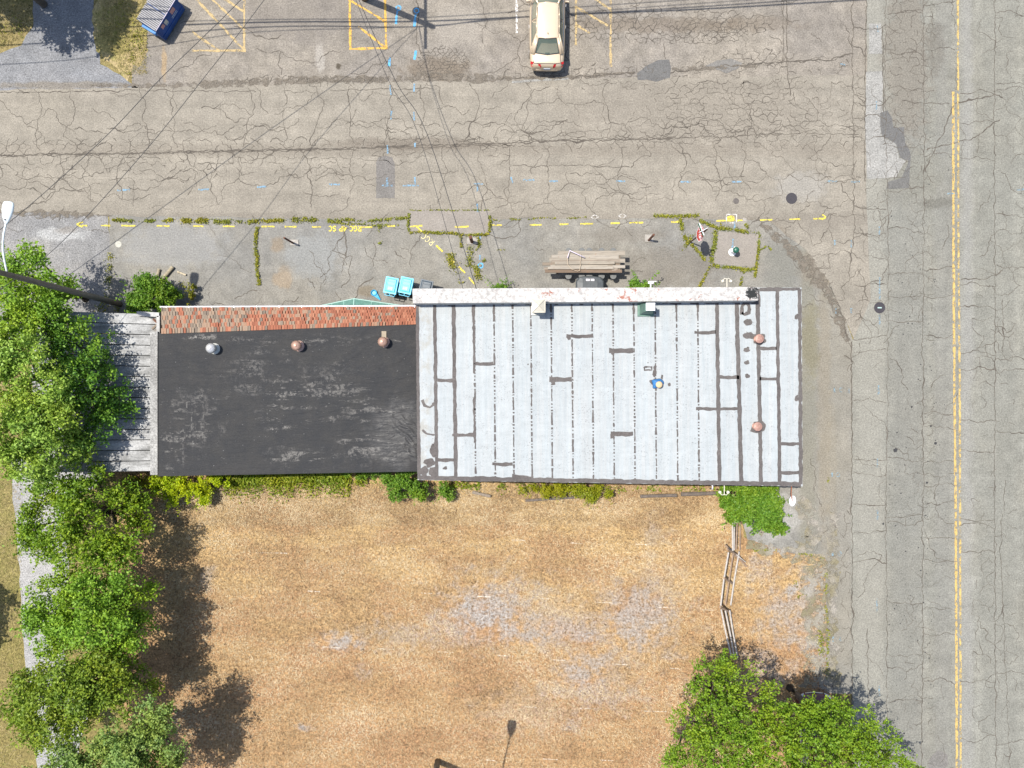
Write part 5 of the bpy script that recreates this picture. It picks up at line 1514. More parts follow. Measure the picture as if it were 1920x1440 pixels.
# ================================================================== cut logs and bits of timber
M_log = simple('log_bark', (.27, .23, .16), .9, var=.35, scale=14, bump=.5)
def log(name, label, p0, p1, r, cat, grp=None, mat=M_log, z=None):
    a, b = P(*p0), P(*p1); m = (a + b) / 2
    mb = MB(); d = (b - a) / 2; k = 7
    mb.tube([(d * (2 * i / k - 1)) + Vector((0, 0, r + .01 + .01 * math.sin(i * 2.1))) for i in range(k + 1)], [r * random.uniform(.9, 1.08) for _ in range(k + 1)], 10)
    o = mb.build(name, mat, smooth=False); o.location = (m.x, m.y, 0 if z is None else z)
    return tag(o, label, cat, grp)


log('log', 'short pale log standing out left of the longer one by the green bush', (300, 505), (296, 521), .075, 'log', 'cut logs by the bush')
log('log', 'longer cut log casting a dark shadow by the green bush', (326, 501), (304, 527), .095, 'log', 'cut logs by the bush')
log('branch', 'pale broken branch end right of the cut logs', (334, 510), (350, 516), .05, 'branch', None, simple('bare_wood', (.40, .34, .24), .9, var=.3, scale=9))
log('timber_sleeper', 'dark timber sleeper lying in dry grass left of the green shrub', (1276, 926), (1344, 924), .11, 'timber', 'old timbers along the south wall', simple('dark_timber', (.115, .095, .08), .9, var=.35, scale=8))
log('timber_sleeper', 'partly overgrown timber lying in the weeds midway along the south wall', (1200, 930), (1268, 928), .09, 'timber', 'old timbers along the south wall', bpy.data.materials['dark_timber'])
log('timber_sleeper', 'short grey board lying in dry grass below the roof corner', (886, 922), (920, 930), .08, 'timber', 'old timbers along the south wall', simple('grey_board', (.21, .175, .14), .9, var=.3, scale=8))
log('timber_sleeper', 'long thin timber under weeds at the edge of the field', (985, 938), (1075, 932), .07, 'timber', 'old timbers along the south wall', bpy.data.materials['dark_timber'])
e = P(284, 613, ZS + .05)
for i, (px, py, a, lab, mt) in enumerate([(291, 602, -.75, 'loose brown board offcut on the pale shed roof', M_rs2), (289, 613, .75, 'loose grey board offcut on the pale shed roof', M_pk_[1])]):
    e = P(px, py, ZS + .05); mb = MB(); mb.box((0, 0, 0), (.30, .09, .03)); o = mb.build('offcut', mt); o.location = (e.x, e.y, ZS + .035); o.rotation_euler = (0, 0, a)
    tag(o, lab, 'board')

# ================================================================== broken rail fence
fn = thing('rail_fence', 'old leaning rail fence of thin weathered rails at the field edge', 'fence', P(1368, 1100))
M_rail = simple('weathered_rail', (.36, .33, .30), .85, var=.25, scale=6); M_rail2 = simple('brown_rail', (.24, .17, .12), .85, var=.3, scale=6)
secs = [((1378, 955), (1374, 1035), (1374, 955), (1385, 955)), ]
def rail_sec(a0, a1, offs):
    for i, (o0, o1, z, m_) in enumerate(offs):
        mb = MB(); p0 = P(a0[0] + o0, a0[1] + random.uniform(-2, 3), z); p1 = P(a1[0] + o1, a1[1] + random.uniform(-2, 3), z)
        mid = (p0 + p1) / 2 + Vector((random.uniform(-.03, .03), 0, -.02)); mb.tube([p0, mid, p1], .042, 7); mb.build('rail', m_, fn, world=True)
def fpost(b0, t0, h):
    mb = MB(); b_ = P(*b0); t_2 = P(t0[0], t0[1], h); mb.tube([b_, t_2], .055, 7); mb.build('post', M_rail2, fn, world=True)
rail_sec((1378, 955), (1374, 1030), [(0, 2, .9, M_rail), (4, 6, .6, M_rail2), (10, 13, .3, M_rail2), (-3, 0, 1.0, M_rail)])
rail_sec((1366, 1036), (1351, 1136), [(0, 0, .95, M_rail), (9, 9, .6, M_rail2), (20, 19, .3, M_rail)])
rail_sec((1352, 1144), (1372, 1234), [(0, 0, .95, M_rail), (8, 5, .65, M_rail), (16, 11, .35, M_rail)])
fpost((1384, 958), (1374, 955), 1.1); fpost((1388, 1044), (1364, 1030), 1.1); fpost((1376, 1096), (1358, 1084), 1.05); fpost((1372, 1150), (1350, 1138), 1.1); fpost((1384, 1236), (1371, 1232), 1.1); fpost((1400, 1062), (1360, 1022), .5)
mb = MB(); p0, p1 = P(1366, 1028, .5), P(1398, 1054, .3); mb.tube([p0, p1], [.05, .02], 6); mb.build('broken_rail', M_rail, fn, world=True)

# ================================================================== poles and wires
M_pole = NT('pole_wood'); t = M_pole; n = t.noise(1.0, 5, .7, vec=t.obj, sc=(9, 9, .6)); M_pole = t.bsdf(t.gain(t.mix(t.mr(n, .4, .7), (.16, .138, .11), (.22, .195, .16)), t.noise(7, 4, .7, vec=t.obj), .75, 1.2), .9, 0, t.bump(n, .5, .02), .15)
M_lampw = simple('pale_lamp_housing', (.60, .66, .68), .3, var=.05, spec=.5)
def lamp_pole(name, label, px, py, h, tilt, zl, headpx, attach_z, grp):
    e = P(px, py)
    r_ = thing(name, label, 'pole', (e.x, e.y, 0), 0, grp)
    mb = MB(); k = 8; mb.tube([(tilt[0] * i / k, tilt[1] * i / k, h * i / k) for i in range(k + 1)], [.155 - .05 * i / k for i in range(k + 1)], 14); mb.build('pole', M_pole, r_, smooth=True)
    hd = P(headpx[0], headpx[1], zl) - e
    at = Vector((tilt[0] * attach_z / h, tilt[1] * attach_z / h, attach_z))
    dr_ = (hd - at); dr_.z = 0; L = dr_.length; dr_.normalize(); sd_ = Vector((-dr_.y, dr_.x, 0))
    mb = MB()
    pts = [at + dr_ * (L - .2) * s + sd_ * (.10 * math.sin(s * PI)) + Vector((0, 0, (zl - attach_z) * math.sin(s * PI / 2))) for s in [0, .15, .3, .45, .6, .75, .9, 1]]
    mb.tube(pts, .038, 8); mb.build('arm', M_lampw, r_, smooth=True)
    mb = MB(); rings = []
    for s, wd, ht in [(0, .055, .05), (.1, .10, .07), (.3, .18, .11), (.55, .235, .13), (.78, .235, .11), (.9, .20, .08), (.94, .12, .04)]:
        cq = at + dr_ * (L - .25 + s * .95); cq.z = zl
        rings.append([cq + sd_ * (wd * math.cos(a)) + Vector((0, 0, ht * math.sin(a) * (1 if math.sin(a) > 0 else .5))) for a in [i * PI / 7 for i in range(14)]])
    mb.loft(rings); hd_ = mb.build('lamp_head', M_lampw, r_, smooth=True)
    mb = MB(); cq = at + dr_ * (L - .1); cq.z = zl + .08; mb.lathe(cq + Vector((0, 0, .0)), [(.035, 0), (.035, .04)], 10); mb.build('photocell', M_gdk, hd_)
    return r_


lamp_pole('utility_pole', 'leaning looking brown wooden utility pole with a pale street lamp on an arm', 225, 570, 10.2, (.15, .28), 9.1, (13, 408), 8.65, 'wooden utility poles')
p3 = lamp_pole('utility_pole', 'rusty brown pole foot at the bottom edge of the dry field', 821, 1426, 9.6, (0, 0), 9.1, (-1, -1), 8.7, 'wooden utility poles') if False else None
e3 = P(821, 1427)
hs = PS(958, 1373, 9.1)
kk = S * H / (H - 9.1)
lamp_pole('utility_pole', 'brown pole foot at the bottom edge of the dry field', 821, 1427, 9.6, (0, 0), 9.1, (960 + hs.x * kk, 720 - hs.y * kk), 8.7, 'wooden utility poles')
e2 = P(684, -3)
up = thing('utility_pole', 'dark brown pole foot at the top edge beside the hatched bay', 'pole', (e2.x, e2.y, 0), 0, 'wooden utility poles')
mb = MB(); mb.tube([(0, 0, 0), (0, 0, 9.5)], [.19, .13], 14); mb.build('pole', M_pole, up, smooth=True)
mb = MB(); mb.box((.12, 0, 8.1), (.12, 2.75, .12)); mb.build('crossarm', M_pole, up)
for y in (-1.2, -.5, .5, 1.2):
    mb = MB(); mb.lathe((.12, y, 8.16), [(.05, 0), (.06, .06), (.03, .12)], 10); mb.build('insulator', M_gdk, up)
mb = MB(); mb.lathe((-.0, .45, 7.2), [(.01, -.02), (.24, 0), (.24, .8), (.1, .86)], 16); mb.build('transformer', M_galv, up)
# lot shadows come from these wires far above the ground
M_wire = simple('black_cable', (.03, .03, .032), .6)
def wire(name, label, pts, r, grp=None, sub=6):
    """Catmull-Rom through the given points"""
    q = [Vector(p) for p in pts]; q = [q[0] * 2 - q[1]] + q + [q[-1] * 2 - q[-2]]
    out = []
    for i in range(1, len(q) - 2):
        for j in range(sub):
            s = j / sub
            out.append(.5 * ((2 * q[i]) + (q[i + 1] - q[i - 1]) * s + (2 * q[i - 1] - 5 * q[i] + 4 * q[i + 1] - q[i + 2]) * s * s + (3 * q[i] - q[i - 1] - 3 * q[i + 1] + q[i + 2]) * s ** 3))
    out.append(q[-2])
    mb = MB(); mb.tube(out, r, 6)
    return tag(mb.build(name, M_wire, smooth=True), label, 'wire', grp)


zw = 8.15
GW = 'overhead wires of the pole line'
wire('overhead_wire', 'overhead wire drawing the uppermost shadow line across the lot', [PS(-900, 62, 9), PS(0, 46, 8.6), PS(480, 37, 8.3), PS(789, 33, zw), PS(1100, 12, 8.4), PS(1440, -12, 8.7), PS(2400, -90, 9.2)], .02, GW)
wire('overhead_wire', 'heavy overhead cable drawing the thickest shadow line across the lot', [PS(-900, 90, 8.6), PS(0, 60, 8.2), PS(480, 42, 7.9), PS(785, 40, 7.6), PS(1100, 26, 7.9), PS(1440, 10, 8.2), PS(2400, -50, 8.8)], .04, GW)
wire('overhead_wire', 'overhead wire drawing the second thick shadow line across the lot', [PS(-900, 105, 8.6), PS(0, 85, 8.2), PS(480, 51, 7.9), PS(789, 50, zw), PS(960, 33, 8.1), PS(1440, 4, 8.4), PS(2400, -70, 9)], .03, GW)
wire('overhead_wire', 'thin overhead wire drawing the lowest faint shadow line across the lot', [PS(-900, 140, 8.6), PS(0, 121, 8.3), PS(270, 90, 8.1), PS(480, 60, 8.0), PS(791, 49, zw), PS(1100, 22, 8.3), PS(1440, -2, 8.6), PS(2400, -60, 9.2)], .018, GW)
wire('service_wire', 'thin wire slanting from the upper left edge down toward the street lamp', [PS(783, 52, 7.9), PS(640, 150, 6.6), PS(480, 262, 5.7), PS(345, 360, 4.9), PS(137, 510, 4.3), PS(-120, 690, 4.6)], .016, 'service wires over the street')
wire('service_wire', 'thin wire running through the tree tops beside the leaning utility pole', [PS(783, 52, 7.9), PS(695, 150, 7.1), PS(575, 290, 6.8), PS(483, 415, 7.0), PS(367, 555, 7.3), PS(300, 640, 8.2)], .014, 'service wires over the street')
wire('service_wire', 'left of two thin wires dropping from the top edge to the white parapet', [PS(785, 50, 7.9), PS(800, 130, 7.0), PS(843, 270, 5.9), PS(884, 350, 5.5), tuple(P(868, 541, 5.25))], .011, 'service wires over the street')
wire('service_wire', 'right of two thin wires dropping from the top edge to the white parapet', [PS(786, 50, 7.9), PS(807, 150, 6.6), PS(852, 270, 5.7), PS(897, 350, 5.4), tuple(P(893, 541, 5.25))], .015, 'service wires over the street')
# ================================================================== vegetation
L_MID = leafmat('leaf_mid', (0.089, 0.182, 0.017), (0.147, 0.281, 0.023), (0.237, 0.383, 0.037), .2)
L_DARK = leafmat('leaf_dark', (0.047, 0.133, 0.019), (0.089, 0.206, 0.023), (0.173, 0.322, 0.034), .2)
L_LIGHT = leafmat('leaf_light', (0.115, 0.212, 0.028), (0.194, 0.322, 0.044), (0.299, 0.432, 0.084), .2)
L_PALE = leafmat('leaf_pale', (.095, .175, .045), (.160, .255, .062), (.245, .345, .095), .2)
L_BRIGHT = leafmat('leaf_bright', (0.063, 0.137, 0.011), (0.127, 0.231, 0.013), (0.207, 0.312, 0.022), .22)
L_YEL = leafmat('leaf_yellow', (0.200, 0.304, 0.005), (0.310, 0.420, 0.008), (0.420, 0.483, 0.014), .25)
L_WEED = leafmat('leaf_weed', (0.098, 0.127, 0.015), (0.173, 0.199, 0.021), (0.266, 0.265, 0.037), .2)
L_GRN = leafmat('leaf_green', (0.049, 0.131, 0.012), (0.099, 0.208, 0.017), (0.169, 0.280, 0.033), .2)
M_bark = simple('bark', (.09, .07, .05), .9, var=.3, scale=6, bump=.4)


def unit(n):
    v = RNG.normal(size=(n, 3)); return v / np.linalg.norm(v, axis=1, keepdims=True)


def leaf_quads(c, out, size, aspect=.62, up=.32, spread=1.1):
    """c (N,3) centres, out (N,3) outward directions -> kite shaped leaves"""
    N = len(c)
    nrm = out * .55 + unit(N) * spread + np.array([0, 0, up])
    nrm /= np.linalg.norm(nrm, axis=1, keepdims=True)
    a = np.cross(nrm, unit(N)); a /= np.linalg.norm(a, axis=1, keepdims=True)
    b = np.cross(nrm, a)
    s = (size * RNG.uniform(.65, 1.35, N))[:, None]
    V = np.stack([c - a * s * .5, c + b * s * aspect * .5 + nrm * s * .06, c + a * s * .5, c - b * s * aspect * .5 + nrm * s * .06], axis=1)
    return V


def crown(lobes, per_m2, leaf, clump_r, leaves, shell=.45, carve=1.0, cut=.0):
    """lobes: (centre Vector, rx, rz) -> leaf quads and a value per leaf"""
    Vs = []; Rs = []
    for cv, r, rz in lobes:
        area = 4 * PI * r * r
        n = max(6, int(area * per_m2 * 1.85))
        d = unit(n); d[:, 2] = np.where(d[:, 2] < -.25, -d[:, 2], d[:, 2])
        kp = np.array([mnoise.noise(Vector((cv.x * 3 + q[0] * r * carve, cv.y * 3 + q[1] * r * carve, cv.z + q[2] * r * carve))) for q in d]) > cut
        if kp.sum() > 4: d = d[kp]; n = len(d)
        rad = np.where(RNG.random(n) < .34, RNG.uniform(.15, .6, n), RNG.uniform(.6, 1.06, n)) * (1 + .16 * np.sin(d[:, 0] * 5 + r * 9) * np.cos(d[:, 1] * 4 + r * 5))
        cc = np.array(cv)[None] + d * np.array([r, r, rz])[None] * rad[:, None]
        tone = RNG.uniform(-.22, .22, n)
        k = leaves
        dd = unit(n * k) * (RNG.random((n * k, 1)) ** .45) * clump_r * RNG.uniform(.7, 1.3, (n * k, 1)) * np.array([1, 1, .62])[None]
        cl = np.repeat(cc, k, axis=0) + dd
        cl[:, 2] = np.maximum(cl[:, 2], .05 + RNG.random(n * k) * .1)
        o = np.repeat(d, k, axis=0)
        Vs.append(leaf_quads(cl, o, leaf))
        Rs.append(np.clip(RNG.normal(.5, .22, n * k) + np.repeat(tone, k), 0, 1))
    return np.concatenate(Vs), np.concatenate(Rs)


def tree(name, label, cat, lobes_px, mat, base=None, carve=1.0, cut=.0, per_m2=2.7, leaf=.13, clump=.36, leaves=46, trunk=.16, grp=None, flat=.75, sprigs=0):
    lob = []
    for px, py, r, z in lobes_px:
        c_ = P(px, py, z); rm = pxm(r, z); lob.append((c_, rm, max(.35, min(rm * flat, z * .8))))
    if base is None:
        cc = sum((l[0] for l in lob), Vector()) / len(lob); base = Vector((cc.x, cc.y, 0))
    r_ = thing(name, label, cat, (base.x, base.y, 0), 0, grp)
    V, R = crown(lob, per_m2, leaf, clump, leaves, carve=carve, cut=cut)
    if sprigs == 0: sprigs = 5 if max(l[0].z for l in lob) > 2.2 else 8
    if sprigs:
        SV = []
        for c_, rm, rz in lob:
            for i in range(max(3, int(sprigs * rm * rm))):
                d = unit(1)[0]; d[2] = abs(d[2]) * .7 + .15
                p0 = np.array(c_) + d * np.array([rm, rm, rz]) * .8
                L = RNG.uniform(.35, .8); n = 22
                tt = RNG.random(n)[:, None]
                dirv = d + np.array([0, 0, .45]) + RNG.normal(size=3) * .25; dirv /= np.linalg.norm(dirv)
                SV.append(leaf_quads(p0 + dirv * L * tt + RNG.normal(size=(n, 3)) * .05, np.repeat(d[None], n, 0), leaf * .9))
        SV = np.concatenate(SV); V = np.concatenate([V, SV]); R = np.concatenate([R, np.clip(RNG.normal(.62, .2, len(SV)), 0, 1)])
    mb = MB()
    zt = max(l[0].z for l in lob)
    fork = base + Vector((0, 0, zt * .32))
    mb.tube([base, base + Vector((.05, .03, zt * .16)), fork], [trunk * 1.25, trunk, trunk * .85], 10)
    for c_, rm, rz in lob:
        mid = fork.lerp(c_, .55) + Vector((random.uniform(-.2, .2), random.uniform(-.2, .2), -.1))
        mb.tube([fork, mid, c_ + Vector((0, 0, rz * .3))], [trunk * .6, trunk * .4, trunk * .12], 7)
        for k in range(4):
            d = Vector(unit(1)[0]); d.z = abs(d.z) * .5
            mb.tube([c_.lerp(mid, .4), c_ + Vector((d.x * rm * .75, d.y * rm * .75, d.z * rz))], [trunk * .2, trunk * .06], 5)
    mb.build('trunk' if zt > 2.2 else 'stem', M_bark, r_, world=True, smooth=True)
    quads_mesh('crown' if zt > 2.2 else 'foliage', V, mat, r_, R)
    return r_


GL = 'trees along the west side'
tree('tree', 'mid green tree behind the leaning pole at the edge of the gravel yard', 'tree', [(60, 520, 62, 4.0), (112, 560, 48, 3.6), (22, 600, 70, 5.0), (62, 480, 26, 3.2), (128, 545, 22, 2.6), (30, 505, 40, 3.8), (80, 590, 55, 4.5)], L_MID, grp=GL)
tree('tree', 'large dark green tree spreading over the pale shed roof', 'tree', [(160, 650, 44, 3.7), (130, 690, 60, 4.2), (192, 735, 50, 3.6), (222, 770, 36, 3.3), (175, 790, 52, 3.8), (120, 620, 45, 4.2), (150, 740, 58, 4.4), (248, 765, 16, 3.1), (200, 690, 26, 3.2)], L_DARK, grp=GL)
tree('tree', 'tall yellow green tree at the left edge with the brightest crown top', 'tree', [(50, 690, 70, 5.6), (25, 770, 75, 5.8), (85, 770, 64, 5.6), (60, 840, 66, 5.2), (108, 830, 52, 4.6), (10, 850, 60, 5.2), (15, 660, 60, 5.4), (145, 845, 40, 4.0), (90, 885, 42, 3.6), (160, 860, 26, 3.4)], L_LIGHT, grp=GL)
tree('tree', 'bright green tree just below the shed corner', 'tree', [(110, 935, 55, 2.88), (170, 945, 60, 3.36), (230, 950, 40, 2.72), (95, 1000, 62, 3.04), (160, 1010, 70, 3.84), (215, 1020, 55, 3.36), (262, 985, 28, 2.24), (60, 990, 30, 2.08), (190, 905, 45, 3.04), (255, 940, 30, 2.08)], L_BRIGHT, grp=GL)
tree('tree', 'dense green tree between the pale gravel path and the dry field', 'tree', [(150, 1090, 60, 3.52), (215, 1085, 60, 3.60), (110, 1140, 60, 3.52), (185, 1150, 75, 4.32), (85, 1175, 40, 2.88), (250, 1120, 40, 2.88), (255, 1165, 36, 2.88), (230, 1200, 50, 3.52), (130, 1195, 55, 3.68)], L_MID, grp=GL)
tree('tree', 'olive green tree reaching across the gravel path near the lower left', 'tree', [(70, 1300, 55, 4.05), (110, 1340, 62, 4.42), (45, 1335, 36, 3.31), (160, 1290, 60, 4.60), (130, 1260, 55, 4.42), (200, 1255, 50, 4.42), (215, 1310, 52, 4.23), (255, 1270, 32, 3.13), (285, 1285, 22, 2.58), (75, 1370, 34, 3.31), (170, 1235, 50, 4.42), (60, 1270, 34, 3.50)], leafmat('leaf_olive', (.075, .135, .014), (.135, .215, .020), (.225, .31, .032), .2), grp=GL)
tree('tree', 'paler grey green tree in the lower left corner', 'tree', [(285, 1350, 45, 4.68), (250, 1390, 60, 4.86), (315, 1345, 26, 3.78), (200, 1400, 55, 4.32), (150, 1420, 55, 3.96), (300, 1410, 48, 4.32), (230, 1450, 70, 4.50), (325, 1440, 34, 3.60), (110, 1450, 45, 3.60)], L_PALE, grp=GL)
# beyond the frame: only their shadows fall into the photograph
def shadow_tree(label, spots, mat):
    lob = []
    for sx, sy, r, z in spots:
        c_ = PS(sx, sy, z); lob.append((c_, r / S, r / S * .8))
    cc = sum((l[0] for l in lob), Vector()) / len(lob)
    r_ = thing('tree', label, 'tree', (cc.x, cc.y, 0), 0, 'trees just outside the photograph')
    V, R = crown(lob, 3.2, .2, .4, 30)
    quads_mesh('crown', V, mat, r_, R)
    mb = MB(); mb.tube([(cc.x, cc.y, 0), (cc.x, cc.y, 3.5)], [.2, .15], 9)
    for c_, rm, rz in lob: mb.tube([(cc.x, cc.y, 2.6), tuple(c_)], [.1, .03], 6)
    mb.build('trunk', M_bark, r_, world=True)


shadow_tree('tree whose dark dappled shadow falls beside the blue dumpster', [(110, 10, 42, 6.5), (150, 40, 34, 6), (180, 20, 40, 6), (105, 60, 24, 5), (185, 70, 20, 5.5), (60, 0, 40, 6), (140, -20, 60, 7), (215, 20, 30, 5.5), (195, 98, 10, 5), (195, 55, 26, 5.5), (230, 10, 26, 6), (75, 30, 26, 6), (145, 75, 16, 5), (205, 75, 18, 5), (228, 45, 20, 5.5), (165, 5, 40, 6.5), (120, 90, 9, 4.5)], L_MID)
shadow_tree('tree whose shadow darkens the grass in the top left corner', [(10, 15, 44, 6), (40, 30, 18, 5), (-30, -10, 60, 6.5), (45, -10, 40, 6), (-60, 20, 50, 6)], L_MID)
shadow_tree('tree whose shadow falls on the lawn at the left edge', [(-8, 1125, 28, 5), (-20, 1160, 30, 5), (-50, 1130, 50, 5.5), (-12, 1190, 18, 4.5), (-40, 1180, 30, 5)], L_MID)
# south east pair
GS = 'trees by the main road'
tree('tree', 'rounded green tree at the end of the leaning rail fence', 'tree', [(1335, 1270, 42, 3.96), (1375, 1260, 36, 3.74), (1330, 1320, 58, 4.62), (1390, 1320, 62, 5.06), (1300, 1365, 45, 4.40), (1360, 1380, 75, 5.50), (1290, 1410, 48, 4.40), (1430, 1350, 42, 4.62), (1440, 1310, 30, 3.96), (1420, 1420, 70, 5.50), (1330, 1440, 70, 5.06), (1262, 1420, 26, 3.52), (1355, 1235, 24, 3.30)], L_BRIGHT, grp=GS, sprigs=26, carve=1.5, leaf=.115, leaves=40, per_m2=1.75, clump=.33, cut=.07)
tree('tree', 'wide bushy green tree overhanging the edge of the main road', 'tree', [(1500, 1370, 48, 5.12), (1545, 1350, 45, 5.12), (1590, 1365, 50, 5.37), (1630, 1385, 46, 5.12), (1560, 1410, 70, 6.10), (1650, 1425, 46, 5.12), (1480, 1420, 55, 5.61), (1610, 1440, 60, 5.86), (1690, 1435, 26, 4.15), (1520, 1450, 70, 6.10), (1720, 1450, 18, 3.66), (1570, 1320, 16, 5.12), (1510, 1328, 22, 5.12), (1532, 1342, 27, 5.37), (1520, 1322, 9, 4.88), (1541, 1326, 8, 4.88), (1478, 1355, 30, 5.37), (1462, 1335, 20, 4.88)], L_BRIGHT, grp=GS, sprigs=26, carve=1.5, leaf=.115, leaves=40, per_m2=1.75, clump=.33, cut=.07)
# shrubs
tree('shrub', 'round green bush against the eave by the pole foot', 'shrub', [(285, 552, 32, 1.5), (258, 553, 26, 1.3), (312, 558, 22, 1.1), (272, 535, 22, 1.2), (300, 540, 20, 1.2), (262, 570, 22, 1.3), (290, 572, 22, 1.4), (328, 550, 12, .7)], L_GRN, per_m2=15, leaf=.11, clump=.17, leaves=22, trunk=.05, sprigs=14)
tree('shrub', 'vivid green shrub fanning out at the south east roof corner', 'shrub', [(1380, 935, 30, 1.6), (1410, 930, 32, 1.8), (1435, 940, 30, 1.6), (1405, 958, 28, 1.4), (1440, 965, 28, 1.3), (1452, 985, 16, .9), (1365, 925, 20, 1.3), (1425, 985, 18, .9), (1465, 990, 10, .6), (1375, 965, 16, .9), (1352, 930, 12, .8), (1390, 915, 28, 1.7), (1430, 918, 24, 1.6)], L_GRN, per_m2=15, leaf=.115, clump=.17, leaves=22, trunk=.05, sprigs=12)
tree('shrub', 'bright yellow leaved bush below the black roof corner', 'shrub', [(310, 914, 26, 1.0), (334, 926, 23, .9), (322, 938, 16, .7), (350, 908, 22, .9), (378, 924, 16, .7), (386, 938, 11, .6), (375, 908, 22, .9), (404, 904, 18, .8), (294, 908, 16, .7), (425, 900, 14, .7)], L_YEL, per_m2=22, leaf=.09, clump=.12, leaves=18, trunk=.03)
tree('shrub', 'green creeper clump where the black roof meets the white roof', 'shrub', [(735, 905, 22, .9), (760, 895, 24, 1.1), (780, 915, 22, .9), (800, 922, 18, .8), (745, 925, 16, .6), (825, 915, 18, .7), (725, 892, 18, .9), (700, 886, 14, .8), (840, 925, 12, .5), (680, 885, 12, .8), (655, 885, 12, .7)], L_GRN, per_m2=20, leaf=.09, clump=.13, leaves=18, trunk=.03)
tree('shrub', 'yellow green weed patch under the middle of the white roof edge', 'shrub', [(1000, 918, 14, .5), (1025, 920, 14, .5), (1050, 918, 16, .5), (1075, 920, 14, .5), (1100, 916, 20, .6), (1120, 918, 14, .5), (1106, 930, 12, .4), (985, 912, 12, .5), (1140, 925, 10, .4)], leafmat('leaf_lime', (.14, .18, .008), (.21, .26, .012), (.30, .32, .03), .3), per_m2=24, leaf=.08, clump=.11, leaves=16, trunk=.02)
tree('shrub', 'small green tuft at the parapet below the service wires', 'plant', [(938, 541, 9, .4), (930, 543, 6, .3), (946, 540, 6, .3)], L_GRN, per_m2=40, leaf=.10, clump=.08, leaves=14, trunk=.015)
tree('shrub', 'leafy green plant in front of the parapet by the white wall fitting', 'plant', [(1188, 536, 9, .7), (1203, 534, 10, .8), (1213, 535, 8, .7), (1218, 537, 7, .6)], L_GRN, per_m2=40, leaf=.12, clump=.1, leaves=14, trunk=.015)
tree('shrub', 'thin yellow green weed by the lamp shadow', 'plant', [(361, 545, 6, .4), (358, 555, 7, .4), (364, 538, 4, .3)], L_WEED, per_m2=50, leaf=.09, clump=.08, leaves=14, trunk=.012)


# low green growth in cracks and along walls: nobody could count it
def along(pts, width, dens, h, tone=.5, taper=0):
    solid = pts[0][0] > 1220 and pts[0][1] < 540 or pts[0][0] in (483, 766, 768)
    out = []
    for i in range(len(pts) - 1):
        a, b = P(*pts[i]), P(*pts[i + 1]); L = (b - a).length
        n = max(2, int(L * width / S * dens * 2.2))
        s = RNG.random(n)
        clumpy = np.array([mnoise.noise(Vector((a.x + (b.x - a.x) * q, a.y + (b.y - a.y) * q, 3.3)) * 2.2) for q in s])
        wk = .23 if h < .12 else .34
        wav = np.array([mnoise.noise(Vector((q * L * .9, a.x, a.y))) * 3.2 for q in s])
        keep = clumpy > (-.32 if solid else (-.42 if h >= .2 else -.05)) + RNG.normal(size=n) * .15
        s = s[keep]; wav = wav[keep]; n = len(s)
        nr = np.array([-(b - a).y, (b - a).x, 0]) / max(L, 1e-6)
        c_ = np.array(a)[None] * (1 - s[:, None]) + np.array(b)[None] * s[:, None] + nr[None] * (RNG.normal(size=(n, 1)) * width / S * wk + wav[:n, None] / S)
        c_[:, 2] = .012 + RNG.random(n) * h
        out.append(c_)
    return np.concatenate(out)


wl_ = [
    ([(210, 414), (330, 413), (420, 414), (470, 418)], 8, 420, .07), ([(330, 418), (440, 416), (560, 414), (640, 416)], 8, 420, .08), ([(480, 413), (600, 411), (680, 414), (764, 410)], 7, 340, .07), ([(640, 420), (766, 422)], 5, 240, .05),
    ([(483, 425), (481, 470), (484, 535)], 8, 500, .10), ([(712, 420), (712, 458)], 8, 480, .09), ([(766, 400), (768, 436), (850, 437), (905, 441), (917, 436), (918, 404)], 6, 460, .09), ([(768, 394), (918, 394)], 2.5, 300, .03), ([(920, 414), (960, 411), (1100, 409)], 3.5, 260, .04),
    ([(845, 475), (847, 500), (860, 520)], 13, 420, .16), ([(880, 455), (882, 480), (876, 500)], 11, 460, .14), ([(865, 440), (866, 465)], 7, 460, .10), ([(897, 445), (900, 460), (892, 470)], 7, 420, .1), ([(892, 498), (896, 530)], 10, 420, .14), ([(905, 492), (912, 488)], 6, 460, .1), ([(862, 520), (870, 530)], 10, 380, .12),
    ([(1225, 405), (1260, 406), (1330, 403)], 7, 440, .07), ([(1274, 410), (1278, 430), (1286, 450)], 9, 500, .10), ([(1286, 452), (1292, 456)], 22, 460, .14), ([(1294, 458), (1308, 472), (1322, 490)], 7, 440, .09), ([(1310, 416), (1340, 426), (1380, 432), (1424, 438)], 8, 500, .10), ([(1342, 432), (1338, 470), (1334, 494)], 10, 500, .11),
    ([(1336, 496), (1360, 500), (1418, 507)], 7, 500, .09), ([(1424, 440), (1420, 480), (1414, 520)], 6, 460, .09), ([(1334, 496), (1322, 520), (1312, 540)], 6, 460, .08), ([(1393, 508), (1388, 535)], 6, 480, .1), ([(1352, 418), (1352, 428)], 4, 400, .05), ([(1396, 420), (1404, 430)], 6, 360, .06), ([(1424, 470), (1440, 460)], 4, 360, .05), ([(939, 467), (939, 470)], 12, 420, .07),
    ([(1440, 462), (1446, 470)], 5, 360, .05), ([(1410, 1030), (1480, 1032), (1548, 1046)], 5, 160, .05), ([(1548, 1060), (1552, 1280)], 8, 150, .06), ([(1486, 1080), (1500, 1120)], 14, 90, .06), ([(1535, 1180), (1540, 1240)], 16, 130, .07), ([(1552, 895), (1552, 905)], 5, 300, .05), ([(210, 470), (206, 500), (200, 560)], 12, 240, .12), ([(180, 575), (230, 575)], 20, 160, .15),
    ([(218, 12), (260, 70), (266, 110)], 46, 46, .10), ([(0, 60), (44, 50)], 40, 50, .10), ([(250, 100), (240, 145)], 14, 60, .08)]
wc = np.concatenate([along(*a) for a in wl_])
